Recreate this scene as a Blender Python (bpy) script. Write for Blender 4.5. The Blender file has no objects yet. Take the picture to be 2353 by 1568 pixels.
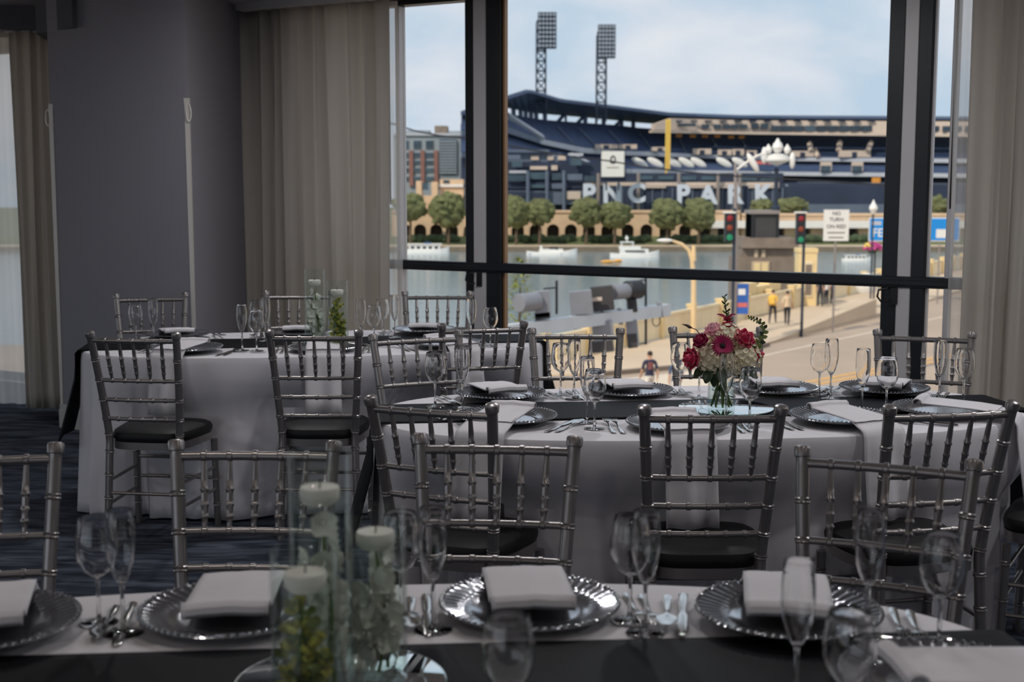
import bpy, bmesh, math, random
from math import sin, cos, tan, pi, atan, atan2, radians, sqrt, hypot, floor
from mathutils import Vector, Matrix, noise

S = bpy.context.scene
COL = S.collection
random.seed(7)

# ---------------------------------------------------------------- camera
F, CX, CY, EYE = 3000.0, 1176.5, 784.0, 1.52
PITCH = atan(354.0 / F)
cam = bpy.data.cameras.new('camera')
cam.sensor_width = 36.0
cam.lens = F / 2353.0 * 36.0
cam.clip_start, cam.clip_end = 0.05, 5000
cam.dof.use_dof = True
cam.dof.focus_distance = 4.45
cam.dof.aperture_fstop = 4.4
cam_o = bpy.data.objects.new('camera', cam)
cam_o.location = (0, 0, EYE)
cam_o.rotation_euler = (pi / 2 - PITCH, 0, 0)
COL.objects.link(cam_o)
S.camera = cam_o

# ---------------------------------------------------------------- view, world, sun
vs = S.view_settings
vs.view_transform = 'Standard'; vs.look = 'None'; vs.gamma = 1.0; vs.use_curve_mapping = False
vs.exposure = 0.1
S.cycles.use_denoising = True
S.cycles.max_bounces = 10
S.cycles.use_adaptive_sampling = True
S.cycles.adaptive_threshold = 0.02
S.cycles.transparent_max_bounces = 18
S.cycles.transmission_bounces = 10
S.cycles.glossy_bounces = 4
S.cycles.diffuse_bounces = 4
S.cycles.caustics_reflective = False
S.cycles.caustics_refractive = False
S.cycles.sample_clamp_indirect = 4.0


def lin(c):
    r = []
    for v in c[:3]:
        v = v / 255.0
        r.append(v / 12.92 if v <= 0.04045 else ((v + 0.055) / 1.055) ** 2.4)
    return (r[0], r[1], r[2], 1.0)


W = bpy.data.worlds.new('sky'); S.world = W; W.use_nodes = True
nt = W.node_tree; nt.nodes.clear()
out = nt.nodes.new('ShaderNodeOutputWorld'); bg = nt.nodes.new('ShaderNodeBackground')
tc = nt.nodes.new('ShaderNodeTexCoord'); mp = nt.nodes.new('ShaderNodeMapping')
mp.inputs['Scale'].default_value = (2.6, 2.6, 6.0)
n1_ = nt.nodes.new('ShaderNodeTexNoise'); n1_.inputs['Scale'].default_value = 2.3
n1_.inputs['Detail'].default_value = 7; n1_.inputs['Roughness'].default_value = 0.52
n1_.inputs['Distortion'].default_value = 0.35
rp = nt.nodes.new('ShaderNodeValToRGB')
rp.color_ramp.elements[0].position = 0.36; rp.color_ramp.elements[0].color = lin((190, 208, 224))
rp.color_ramp.elements[1].position = 0.62; rp.color_ramp.elements[1].color = lin((227, 228, 233))
e_ = rp.color_ramp.elements.new(0.47); e_.color = lin((209, 217, 228))
nt.links.new(tc.outputs['Generated'], mp.inputs['Vector'])
nt.links.new(mp.outputs['Vector'], n1_.inputs['Vector'])
nt.links.new(n1_.outputs['Fac'], rp.inputs['Fac'])
nt.links.new(rp.outputs['Color'], bg.inputs['Color'])
bg.inputs['Strength'].default_value = 1.0
nt.links.new(bg.outputs['Background'], out.inputs['Surface'])
W.cycles.sampling_method = 'AUTOMATIC'

sun = bpy.data.lights.new('sun', 'SUN'); sun.energy = 2.7; sun.angle = 0.03; sun.color = (1.0, 0.88, 0.72)
sun_o = bpy.data.objects.new('sun', sun); COL.objects.link(sun_o)
sun_o.rotation_euler = Vector((0.75, 0.82, -1.0)).to_track_quat('-Z', 'Y').to_euler()

# ---------------------------------------------------------------- measuring helpers
def ray(px, py):
    u = (px - CX) / F; v = (CY - py) / F
    return Vector((u, cos(PITCH) + v * sin(PITCH), -sin(PITCH) + v * cos(PITCH)))
def gp(px, py, z):            # point at height z seen at that spot of the photograph
    d = ray(px, py); t = (z - EYE) / d.z
    return Vector((d.x * t, d.y * t, z))
def dp(px, py, Y):            # point at distance Y
    d = ray(px, py); t = Y / d.y
    return Vector((d.x * t, Y, EYE + d.z * t))

# room frame: u along the window wall, n into the room
O = Vector((-0.71, 8.45)); U = Vector((0.871, -0.490)).normalized(); N = Vector((-U.y * -1, 0))
N = Vector((U.y, -U.x))
def R(u, n, z=0.0):
    p = O + U * u + N * n
    return Vector((p.x, p.y, z))
WALL_ROT = atan2(U.y, U.x)
def u_at(px, z=1.05, n=0.0):
    lo, hi = -8.0, 8.0
    for _ in range(60):
        m = (lo + hi) / 2
        p = R(m, n, z); dz = z - EYE
        dep = p.y * cos(PITCH) - dz * sin(PITCH)
        if CX + F * p.x / dep < px: lo = m
        else: hi = m
    return lo

# ---------------------------------------------------------------- materials
MATS = {}
def nodes_of(name):
    m = bpy.data.materials.new(name); m.use_nodes = True
    MATS[name] = m
    return m, m.node_tree, m.node_tree.nodes['Principled BSDF']
def mat(name, col, rough=0.5, metal=0.0, var=0.0, scale=8.0, bump=0.0, bscale=60.0, spec=None, aniso=None, coat=0.0, sheen=0.0):
    m, t, b = nodes_of(name)
    c = lin(col)
    b.inputs['Base Color'].default_value = c
    b.inputs['Roughness'].default_value = rough; b.inputs['Metallic'].default_value = metal
    if spec is not None: b.inputs['Specular IOR Level'].default_value = spec
    if coat: b.inputs['Coat Weight'].default_value = coat
    if sheen: b.inputs['Sheen Weight'].default_value = sheen
    tc = t.nodes.new('ShaderNodeTexCoord')
    if var:
        n = t.nodes.new('ShaderNodeTexNoise'); n.inputs['Scale'].default_value = scale
        n.inputs['Detail'].default_value = 5
        r = t.nodes.new('ShaderNodeValToRGB')
        r.color_ramp.elements[0].position = 0.3; r.color_ramp.elements[1].position = 0.7
        r.color_ramp.elements[0].color = [x * (1 - var) for x in c[:3]] + [1]
        r.color_ramp.elements[1].color = [min(1, x * (1 + var)) for x in c[:3]] + [1]
        t.links.new(tc.outputs['Object'], n.inputs['Vector'])
        t.links.new(n.outputs['Fac'], r.inputs['Fac']); t.links.new(r.outputs['Color'], b.inputs['Base Color'])
    if bump:
        n = t.nodes.new('ShaderNodeTexNoise'); n.inputs['Scale'].default_value = bscale
        n.inputs['Detail'].default_value = 4
        bp = t.nodes.new('ShaderNodeBump'); bp.inputs['Strength'].default_value = bump; bp.inputs['Distance'].default_value = 0.01
        t.links.new(tc.outputs['Object'], n.inputs['Vector'])
        t.links.new(n.outputs['Fac'], bp.inputs['Height']); t.links.new(bp.outputs['Normal'], b.inputs['Normal'])
    return m

def glassmat(name, ior=1.46, tint=(255, 255, 255), rough=0.0):
    m, t, b = nodes_of(name)
    b.inputs['Base Color'].default_value = lin(tint); b.inputs['Roughness'].default_value = rough
    b.inputs['IOR'].default_value = ior; b.inputs['Transmission Weight'].default_value = 1.0
    return m
def panemat(name, tint=(250, 252, 253), ior=1.12, rough=0.2):
    m, t, b = nodes_of(name)
    t.nodes.remove(b)
    o = t.nodes['Material Output']
    tr = t.nodes.new('ShaderNodeBsdfTransparent'); tr.inputs['Color'].default_value = lin(tint)
    gl = t.nodes.new('ShaderNodeBsdfGlossy'); gl.inputs['Roughness'].default_value = rough
    lw = t.nodes.new('ShaderNodeLayerWeight'); lw.inputs['Blend'].default_value = 0.5
    pw = t.nodes.new('ShaderNodeMath'); pw.operation = 'POWER'; pw.inputs[1].default_value = 4.0
    fr = t.nodes.new('ShaderNodeMath'); fr.operation = 'MULTIPLY_ADD'; fr.inputs[1].default_value = 0.45; fr.inputs[2].default_value = (ior - 1) ** 2 / 3
    t.links.new(lw.outputs['Facing'], pw.inputs[0]); t.links.new(pw.outputs[0], fr.inputs[0])
    mx = t.nodes.new('ShaderNodeMixShader')
    t.links.new(fr.outputs[0], mx.inputs[0]); t.links.new(tr.outputs[0], mx.inputs[1]); t.links.new(gl.outputs[0], mx.inputs[2])
    t.links.new(mx.outputs[0], o.inputs['Surface'])
    return m
def fabric(name, col, transl=0.35, transp=0.0):
    m, t, b = nodes_of(name)
    t.nodes.remove(b)
    o = t.nodes['Material Output']
    d = t.nodes.new('ShaderNodeBsdfDiffuse'); d.inputs['Color'].default_value = lin(col)
    tl = t.nodes.new('ShaderNodeBsdfTranslucent'); tl.inputs['Color'].default_value = lin(col)
    mx = t.nodes.new('ShaderNodeMixShader'); mx.inputs[0].default_value = transl
    wv = t.nodes.new('ShaderNodeTexNoise'); wv.inputs['Scale'].default_value = 300
    bp = t.nodes.new('ShaderNodeBump'); bp.inputs['Strength'].default_value = 0.08; bp.inputs['Distance'].default_value = 0.002
    t.links.new(wv.outputs['Fac'], bp.inputs['Height']); t.links.new(bp.outputs['Normal'], d.inputs['Normal'])
    t.links.new(d.outputs[0], mx.inputs[1]); t.links.new(tl.outputs[0], mx.inputs[2])
    last = mx
    if transp:
        tr = t.nodes.new('ShaderNodeBsdfTransparent')
        m2 = t.nodes.new('ShaderNodeMixShader'); m2.inputs[0].default_value = transp
        t.links.new(mx.outputs[0], m2.inputs[1]); t.links.new(tr.outputs[0], m2.inputs[2]); last = m2
    t.links.new(last.outputs[0], o.inputs['Surface'])
    return m
def emit(name, col, s=1.0):
    m, t, b = nodes_of(name)
    b.inputs['Base Color'].default_value = (0, 0, 0, 1)
    b.inputs['Emission Color'].default_value = lin(col); b.inputs['Emission Strength'].default_value = s
    return m

mat('wall_paint', (150, 147, 154), 0.75, var=0.03, scale=1.5, bump=0.05, bscale=200)
mat('pillar_paint', (146, 144, 152), 0.6, var=0.03, scale=1.5, bump=0.05, bscale=200)
mat('ceiling_paint', (176, 174, 178), 0.8, var=0.02, scale=2)
mat('bulkhead_paint', (104, 104, 108), 0.8, var=0.03)
mat('white_trim', (196, 194, 192), 0.45, var=0.02)
mat('corner_guard', (226, 220, 214), 0.3, var=0.03, scale=2)
mat('dark_frame', (38, 41, 46), 0.38, metal=0.3, var=0.08, scale=3)
mat('grey_mullion', (214, 211, 212), 0.4, metal=0.15, var=0.05, scale=2)
mat('bronze_seal', (150, 116, 84), 0.4, metal=0.5, var=0.05)
mat('black_plastic', (22, 22, 24), 0.4, var=0.05)
panemat('window_glass')
fabric('curtain', (224, 219, 212), 0.55)
fabric('sheer', (232, 230, 228), 0.45, 0.42)
fabric('dense_sheer', (248, 248, 246), 0.72, 0.30)
mat('tablecloth', (232, 229, 235), 0.65, var=0.02, scale=3, bump=0.06, bscale=400, sheen=0.2)
mat('runner', (15, 17, 23), 0.6, var=0.15, scale=4, bump=0.06, bscale=500, spec=0.14)
mat('napkin', (224, 221, 226), 0.7, var=0.02, scale=6, bump=0.1, bscale=500)
mat('chair_silver', (150, 145, 144), 0.29, metal=0.75, var=0.08, scale=14)
mat('seat_black', (13, 13, 15), 0.55, var=0.15, scale=30, bump=0.1, bscale=300)
mat('charger', (186, 188, 194), 0.14, metal=0.9, var=0.06, scale=20)
mat('cutlery', (205, 203, 200), 0.13, metal=1.0, var=0.03)
glassmat('clear_glass', 1.46)
panemat('water', (250, 253, 251), 1.08, 0.02)
panemat('vase_glass', (252, 254, 253), 1.28, 0.01)
mat('mirror', (225, 232, 232), 0.02, metal=1.0, var=0.01)
mat('mirror_edge', (120, 150, 140), 0.2, var=0.05)
mat('candle_wax', (240, 236, 228), 0.45, var=0.03)
mat('wick', (40, 34, 30), 0.9, var=0.1)
mat('table_wood', (120, 92, 66), 0.5, var=0.2, scale=12)
mat('stem_green', (92, 118, 52), 0.5, var=0.2, scale=20)
mat('leaf_dark', (44, 66, 36), 0.45, var=0.25, scale=20)
mat('leaf_light', (122, 138, 74), 0.5, var=0.25, scale=20)
mat('rose_pink', (196, 22, 76), 0.5, var=0.25, scale=30, sheen=0.3)
mat('rose_dark', (150, 20, 70), 0.5, var=0.25, scale=30)
mat('gerbera', (164, 10, 80), 0.5, var=0.2, scale=40)
mat('gerbera_eye', (30, 16, 22), 0.8, var=0.3, scale=80, bump=0.5, bscale=200)
mat('blush', (226, 168, 178), 0.5, var=0.18, scale=25)
mat('hydrangea', (240, 231, 204), 0.6, var=0.12, scale=25)
mat('snapdragon', (206, 40, 96), 0.5, var=0.3, scale=30)
mat('orchid_white', (238, 236, 230), 0.5, var=0.04, scale=20)
mat('yellow_bloom', (190, 186, 82), 0.5, var=0.2, scale=30)
mat('brown_bud', (74, 52, 44), 0.6, var=0.2)

# carpet
m, t, b = nodes_of('carpet'); b.inputs['Roughness'].default_value = 0.95; b.inputs['Specular IOR Level'].default_value = 0.1
tc = t.nodes.new('ShaderNodeTexCoord'); mp = t.nodes.new('ShaderNodeMapping'); mp.inputs['Scale'].default_value = (1.2, 6.0, 1)
mp.inputs['Rotation'].default_value = (0, 0, 0.35)
n = t.nodes.new('ShaderNodeTexNoise'); n.inputs['Scale'].default_value = 2.2; n.inputs['Detail'].default_value = 6; n.inputs['Distortion'].default_value = 1.2
r = t.nodes.new('ShaderNodeValToRGB')
r.color_ramp.elements[0].position = 0.36; r.color_ramp.elements[0].color = lin((42, 47, 58))
r.color_ramp.elements[1].position = 0.66; r.color_ramp.elements[1].color = lin((92, 99, 112))
e_ = r.color_ramp.elements.new(0.5); e_.color = lin((66, 72, 84))
t.links.new(tc.outputs['Object'], mp.inputs['Vector']); t.links.new(mp.outputs[0], n.inputs['Vector'])
t.links.new(n.outputs['Fac'], r.inputs['Fac']); t.links.new(r.outputs['Color'], b.inputs['Base Color'])
n2 = t.nodes.new('ShaderNodeTexNoise'); n2.inputs['Scale'].default_value = 500
bp = t.nodes.new('ShaderNodeBump'); bp.inputs['Strength'].default_value = 0.4; bp.inputs['Distance'].default_value = 0.004
t.links.new(tc.outputs['Object'], n2.inputs['Vector'])
t.links.new(n2.outputs['Fac'], bp.inputs['Height']); t.links.new(bp.outputs['Normal'], b.inputs['Normal'])

# ---------------------------------------------------------------- mesh helpers
class MB:
    def __init__(s): s.v = []; s.f = []; s.m = []
    def add(s, vs_, fs, mi=0):
        o = len(s.v); s.v += [tuple(p) for p in vs_]
        s.f += [tuple(i + o for i in f) for f in fs]; s.m += [mi] * len(fs)
        return s
    def box(s, a, b, mi=0, M=None):
        x0, y0, z0 = a; x1, y1, z1 = b
        vs_ = [Vector(p) for p in ((x0,y0,z0),(x1,y0,z0),(x1,y1,z0),(x0,y1,z0),(x0,y0,z1),(x1,y0,z1),(x1,y1,z1),(x0,y1,z1))]
        if M: vs_ = [M @ p for p in vs_]
        return s.add(vs_, [(3,2,1,0),(4,5,6,7),(0,1,5,4),(1,2,6,5),(2,3,7,6),(3,0,4,7)], mi)
    def prism(s, poly, z0, z1, mi=0, M=None):
        k = len(poly)
        vs_ = [Vector((p[0], p[1], z0)) for p in poly] + [Vector((p[0], p[1], z1)) for p in poly]
        if M: vs_ = [M @ p for p in vs_]
        fs = [tuple(range(k - 1, -1, -1)), tuple(range(k, 2 * k))] + [(i, (i + 1) % k, (i + 1) % k + k, i + k) for i in range(k)]
        return s.add(vs_, fs, mi)
    def lathe(s, prof, seg=24, c=(0, 0, 0), mi=0, closed=False, M=None):
        vs_ = []; fs = []
        k = len(prof)
        for (r_, z_) in prof:
            for j in range(seg):
                a = 2 * pi * j / seg
                p = Vector((c[0] + r_ * cos(a), c[1] + r_ * sin(a), c[2] + z_))
                vs_.append(M @ p if M else p)
        for i in range(k - 1 + (1 if closed else 0)):
            for j in range(seg):
                i2 = (i + 1) % k
                fs.append((i * seg + j, i * seg + (j + 1) % seg, i2 * seg + (j + 1) % seg, i2 * seg + j))
        return s.add(vs_, fs, mi)
    def tube(s, pts, rad, seg=10, mi=0, caps=True, flat=1.0):
        pts = [Vector(p) for p in pts]; n = len(pts)
        rad = rad if isinstance(rad, (list, tuple)) else [rad] * n
        vs_ = []; fs = []
        ref = None
        for i, p in enumerate(pts):
            d = (pts[min(i + 1, n - 1)] - pts[max(i - 1, 0)])
            d = d.normalized() if d.length > 1e-9 else Vector((0, 0, 1))
            if ref is None:
                ref = Vector((0, 0, 1)) if abs(d.z) < 0.9 else Vector((1, 0, 0))
            x = d.cross(ref)
            x = x.normalized() if x.length > 1e-6 else Vector((1, 0, 0))
            y = x.cross(d).normalized(); ref = y
            for j in range(seg):
                a = 2 * pi * j / seg
                vs_.append(p + x * (cos(a) * rad[i]) + y * (sin(a) * rad[i] * flat))
        for i in range(n - 1):
            for j in range(seg):
                fs.append((i * seg + j, (i + 1) * seg + j, (i + 1) * seg + (j + 1) % seg, i * seg + (j + 1) % seg))
        if caps:
            fs.append(tuple(range(seg))); fs.append(tuple((n - 1) * seg + j for j in range(seg - 1, -1, -1)))
        return s.add(vs_, fs, mi)
    def ball(s, c, r, seg=10, rings=6, mi=0, M=None):
        c = Vector(c); rr = r if isinstance(r, (list, tuple)) else (r, r, r)
        vs_ = []; fs = []
        for i in range(rings + 1):
            th = pi * i / rings
            for j in range(seg):
                a = 2 * pi * j / seg
                p = Vector((rr[0] * sin(th) * cos(a), rr[1] * sin(th) * sin(a), rr[2] * cos(th)))
                if M: p = M @ p
                vs_.append(c + p)
        for i in range(rings):
            for j in range(seg):
                fs.append((i * seg + j, (i + 1) * seg + j, (i + 1) * seg + (j + 1) % seg, i * seg + (j + 1) % seg))
        return s.add(vs_, fs, mi)
    def grid(s, fn, nu, nv, mi=0, wrap=False):
        vs_ = [fn(i / nu, j / nv) for i in range(nu + 1) for j in range(nv + 1)]
        fs = [(i * (nv + 1) + j, (i + 1) * (nv + 1) + j, (i + 1) * (nv + 1) + j + 1, i * (nv + 1) + j + 1) for i in range(nu) for j in range(nv)]
        return s.add(vs_, fs, mi)
    def mesh(s, name, mats, smooth=True):
        me = bpy.data.meshes.new(name)
        me.from_pydata(s.v, [], s.f)
        for mm in (mats if isinstance(mats, (list, tuple)) else [mats]): me.materials.append(MATS[mm])
        me.polygons.foreach_set('material_index', s.m)
        bm = bmesh.new(); bm.from_mesh(me)
        bmesh.ops.remove_doubles(bm, verts=bm.verts, dist=1e-5)
        bmesh.ops.recalc_face_normals(bm, faces=bm.faces)
        bm.to_mesh(me); bm.free()
        if smooth:
            me.polygons.foreach_set('use_smooth', [True] * len(me.polygons))
            try: me.set_sharp_from_angle(angle=radians(38))
            except Exception: pass
        me.update()
        return me
    def build(s, name, mats, parent=None, loc=None, rot=None, smooth=True):
        return obj(name, s.mesh(name, mats, smooth), parent, loc, rot)

def obj(name, me, parent=None, loc=None, rot=None):
    o = bpy.data.objects.new(name, me); COL.objects.link(o)
    if parent: o.parent = parent
    if loc is not None: o.location = loc
    if rot is not None: o.rotation_euler = rot
    return o
def tag(o, label=None, cat=None, group=None, kind=None):
    if label: o['label'] = label
    if cat: o['category'] = cat
    if group: o['group'] = group
    if kind: o['kind'] = kind
    return o
def thing(name, label, cat, loc=(0, 0, 0), rz=0.0, group=None, kind=None):
    o = bpy.data.objects.new(name, None); COL.objects.link(o)
    o.empty_display_size = 0.1
    o.location = loc; o.rotation_euler = (0, 0, rz)
    return tag(o, label, cat, group, kind)
def solidify(o, t, offset=0.0):
    m_ = o.modifiers.new('thickness', 'SOLIDIFY'); m_.thickness = t; m_.offset = offset
    return o
def text(name, s, size, parent, M, mname, depth=0.01, align='CENTER', bold=0.0):
    cu = bpy.data.curves.new(name, 'FONT'); cu.body = s; cu.size = size
    cu.align_x = align; cu.align_y = 'CENTER'; cu.extrude = depth; cu.offset = bold
    cu.materials.append(MATS[mname])
    tmp = bpy.data.objects.new('tmp_text', cu); COL.objects.link(tmp)
    me = bpy.data.meshes.new_from_object(tmp)
    bpy.data.objects.remove(tmp); bpy.data.curves.remove(cu)
    o = bpy.data.objects.new(name, me); COL.objects.link(o)
    if parent: o.parent = parent
    o.matrix_local = M
    return o

# ================================================================ ROOM SHELL
ZC = 2.70
UW0, UW1 = u_at(715), u_at(2345)
RU0, RU1, RN = -6.0, 9.5, 11.5
def rbox(mb, u0, u1, n0, n1, z0, z1, mi=0):
    ps = [R(u0, n0), R(u1, n0), R(u1, n1), R(u0, n1)]
    return mb.prism([(p.x, p.y) for p in ps], z0, z1, mi)

f_ = MB(); rbox(f_, RU0 - .3, RU1 + .3, -0.3, RN + .3, -0.25, 0.0)
tag(f_.build('floor', 'carpet', smooth=False), 'dark blue-grey patterned carpet floor', None, kind='structure')
c_ = MB(); rbox(c_, RU0 - .3, RU1 + .3, -0.3, RN + .3, ZC, ZC + 0.25)
ceil_o = tag(c_.build('ceiling', 'ceiling_paint', smooth=False), 'plain pale grey ceiling', None, kind='structure')

# window wall: piers between the openings
w_ = MB()
rbox(w_, -1.20, UW0, -0.25, 0.0, 0, ZC)
U2a, U2b = 4.6, 8.6
rbox(w_, UW1, U2a, -0.25, 0.0, 0, ZC); rbox(w_, U2b, RU1, -0.25, 0.0, 0, ZC)
tag(w_.build('wall_window', 'wall_paint', smooth=False), 'wall that holds the tall window, mostly behind curtains', None, kind='structure')
# pillar between the two windows
PA, PB = Vector((-1.87, 7.64)), Vector((-2.86, 8.20))
PC, PD = R(-2.35, -0.25), R(-1.10, -0.25)
p_ = MB(); p_.prism([(PA.x, PA.y), (-1.80, 9.02), (PD.x, PD.y), (PC.x, PC.y), (PB.x, PB.y)], 0, ZC)
tag(p_.build('wall_pillar', 'pillar_paint', smooth=False), 'wide plain grey pillar left of the curtain', None, kind='structure')
w_ = MB(); rbox(w_, RU0, -4.9, 0.25, 0.5, 0, ZC); rbox(w_, -4.9, -2.1, 0.25, 0.5, 2.55, ZC)
tag(w_.build('wall_far_left', 'wall_paint', smooth=False), 'wall over the window at the far left', None, kind='structure')
# side walls and rear wall, with daylight openings behind the camera
w_ = MB(); rbox(w_, RU0 - 0.25, RU0, -0.3, 3.2, 0, ZC); rbox(w_, RU0 - 0.25, RU0, 9.6, RN, 0, ZC); rbox(w_, RU0 - 0.25, RU0, 3.2, 9.6, 2.45, ZC)
tag(w_.build('wall_left', 'wall_paint', smooth=False), 'left side wall of the room with windows', None, kind='structure')
w_ = MB(); rbox(w_, RU1, RU1 + 0.25, -0.3, RN, 0, ZC)
tag(w_.build('wall_right', 'wall_paint', smooth=False), 'right side wall of the room', None, kind='structure')
w_ = MB(); rbox(w_, RU0, -3.0, RN, RN + 0.25, 0, ZC); rbox(w_, 5.5, RU1, RN, RN + 0.25, 0, ZC); rbox(w_, -3.0, 5.5, RN, RN + 0.25, 2.45, ZC)
tag(w_.build('wall_back', 'wall_paint', smooth=False), 'rear wall of the room with windows', None, kind='structure')

# baseboard of the pillar
b_ = MB()
def strip(mb, a, b, out, z0, z1, th=0.018):
    a = Vector(a[:2]); b = Vector(b[:2])
    d = (b - a).normalized(); nn = Vector((d.y, -d.x)) * th
    if nn.dot(Vector(out)) < 0: nn = -nn
    mb.prism([(a[0], a[1]), (b[0], b[1]), (b[0] + nn.x, b[1] + nn.y), (a[0] + nn.x, a[1] + nn.y)], z0, z1)
strip(b_, (PA.x + .02, PA.y - .01), (PB.x - .01, PB.y), (-.49, -.87), 0, 0.115)
strip(b_, (PA.x + .02, PA.y - .01), (PB.x - .01, PB.y), (-.49, -.87), 0.115, 0.15, 0.011)
strip(b_, PB, PC, (-1, -.2), 0, 0.13)
strip(b_, PA, (-1.80, 9.0), (1, 0), 0, 0.13)
tag(b_.build('baseboard_left', 'white_trim', smooth=False), 'pale baseboard along the foot of the grey pillar', None, kind='structure')
# bulkhead over the left curtain, and its box end
b_ = MB()
q = [dp(-30, 40, 8.7), dp(84, 40, 8.75)]
b_.prism([(-4.4, 9.2), (q[0].x, q[0].y), (q[1].x, q[1].y), (-2.9, 9.6), (-4.2, 10.2)], 2.545, ZC)
tag(b_.build('trim_1', 'bulkhead_paint', smooth=False), 'dark grey bulkhead above the far left curtain', None, kind='structure')
b_ = MB(); a_ = dp(82, 40, 8.35); c2_ = dp(166, 40, 8.02)
b_.prism([(a_.x, a_.y), (c2_.x, c2_.y), (c2_.x + .05, c2_.y + .35), (a_.x - .1, a_.y + .55)], 2.475, ZC)
tag(b_.build('trim_2', 'black_plastic' if False else 'bulkhead_paint', smooth=False), 'dark boxed end of the bulkhead at the top left', None, kind='structure')

b_ = MB(); rbox(b_, -1.02, 5.0, 0.30, 0.38, 2.655, ZC)
tag(b_.build('trim_3', 'white_trim', smooth=False), 'narrow pale pelmet strip along the ceiling above the curtain', None, kind='structure')

# corner guards on the pillar's two edges
def corner_guard(at, d1, d2, zt, label):
    g = thing('corner_guard', label, 'corner guard', (at[0], at[1], 0), 0, 'corner guards on the grey pillar')
    d1 = Vector(d1).normalized() * 0.032; d2 = Vector(d2).normalized() * 0.032
    o_ = -(d1 + d2).normalized() * 0.006
    mb = MB()
    vs_ = []
    for k, z in enumerate((0.15, 0.5, 1.2, zt - .05, zt)):
        w = 0.45 + 0.55 * k / 4
        for q in (d1 * w + o_, o_ * 1.5, d2 * w + o_):
            vs_.append((q.x, q.y, z))
    fs = []
    for k in range(4):
        for j in range(2):
            a = k * 3 + j; fs.append((a, a + 1, a + 4, a + 3))
    mb.add(vs_, fs)
    solidify(mb.build('strip', 'corner_guard', g, smooth=False), 0.005)
    mb = MB(); c = o_ * 2.6
    dd = Vector((1, 0))
    pts = [(c.x + dd.x * .014 * cos(a), c.y - .004, zt - .085 + .05 * sin(a)) for a in [2 * pi * i / 24 for i in range(25)]]
    mb.tube(pts, 0.0035, 6, caps=False)
    mb.build('hook_loop', 'corner_guard', g)
    return g
e1 = (PB - PA).normalized()
corner_guard(PA, e1, (0.05, 1), 2.03, 'pale tapering corner guard on the pillar edge nearest the curtain')
corner_guard(PB, -e1, (.05, 1), 2.03, 'narrow pale corner guard on the left edge of the grey pillar')

# ---- window_1
win = thing('window_1', 'tall dark-framed window looking out to the river and stadium', None, kind='structure')
def wbar(name, u0, u1, n0, n1, z0, z1, m='dark_frame'):
    mb = MB(); rbox(mb, u0, u1, n0, n1, z0, z1)
    o = mb.build(name, m, win, smooth=False)
    bv = o.modifiers.new('b', 'BEVEL'); bv.width = 0.004; bv.segments = 1
    return o
ZT0, ZT1, ZH = 0.99, 1.05, 2.665
mu = [u_at(p) for p in (1064, 1084, 1113, 1150, 2022, 2058, 2090, 2128)]
wbar('head_frame', UW0, UW1, -0.12, -0.02, ZH, ZC)
wbar('sill_frame', UW0, UW1, -0.12, -0.02, 0.0, 0.09)
wbar('mullion_frame', mu[0], mu[1], -0.10, -0.03, 0.09, ZH)
wbar('mullion_cover', mu[1], mu[2], -0.12, -0.022, 0.09, ZH, 'grey_mullion')
wbar('mullion_frame', mu[2], mu[3] - .012, -0.10, -0.02, 0.09, ZH)
wbar('glazing_seal', mu[3] - .012, mu[3] + .004, -0.09, -0.045, 0.09, ZH, 'bronze_seal')
wbar('mullion_frame', mu[4], mu[5], -0.10, -0.03, 0.09, ZH)
wbar('mullion_cover', mu[5], mu[6], -0.12, -0.022, 0.09, ZH, 'grey_mullion')
wbar('mullion_frame', mu[6], mu[7] - .014, -0.10, -0.02, 0.09, ZH)
wbar('glazing_seal', mu[7] - .014, mu[7], -0.09, -0.045, 0.09, ZH, 'grey_mullion')
wbar('jamb_frame', u_at(908), u_at(917), -0.10, -0.02, 0.09, ZH, 'grey_mullion')
wbar('jamb_frame', u_at(2168), u_at(2180), -0.10, -0.01, 0.09, ZH, 'grey_mullion')
wbar('transom', UW0, UW1, -0.095, -0.008, ZT0, ZT1)
wbar('transom_lip', UW0, UW1, -0.008, 0.004, ZT0 + .012, ZT1 - .018)
for a, b_ in ((UW0, u_at(908)), (u_at(917), mu[0]), (mu[3] + .004, mu[4]), (mu[7], u_at(2168)), (u_at(2180), UW1)):
    for z0, z1 in ((0.09, ZT0), (ZT1, ZH)):
        mb = MB(); rbox(mb, a, b_, -0.075, -0.067, z0, z1)
        mb.build('pane', 'window_glass', win, smooth=False)
for uu in (u_at(1098), u_at(2054)):
    mb = MB(); rbox(mb, uu - .018, uu + .018, -0.045, -0.012, 0.90, 0.988)
    h = mb.build('handle', 'black_plastic', win, smooth=False)
    mb = MB()
    pts = [R(uu - .03, 0.0, .985), R(uu - .075, .012, .975), R(uu - .08, .016, .94), R(uu - .06, .016, .915), R(uu - .02, .004, .92)]
    mb.tube(pts, 0.006, 8); mb.build('lever', 'black_plastic', h)

# blind wands hanging beside the window
def wand(px, py0, py1, n, label):
    u = u_at(px, 1.8, n)
    mb = MB()
    z1 = 2.66; z0 = EYE + (430 - py1) / 3000 * R(u, n).y
    p0, p1 = R(u, n, z0), R(u, n, z1)
    mb.tube([p0, p0 + Vector((0, 0, .01)), p1], [0.004, 0.0055, 0.0055], 8)
    tag(mb.build('blind_wand', 'black_plastic'), label, 'blind wand', 'blind wands at the window')
wand(896, 80, 470, 0.04, 'thin dark blind wand at the left edge of the window')
wand(2190, 0, 480, 0.02, 'thin dark blind wand at the right edge of the window')

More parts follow.
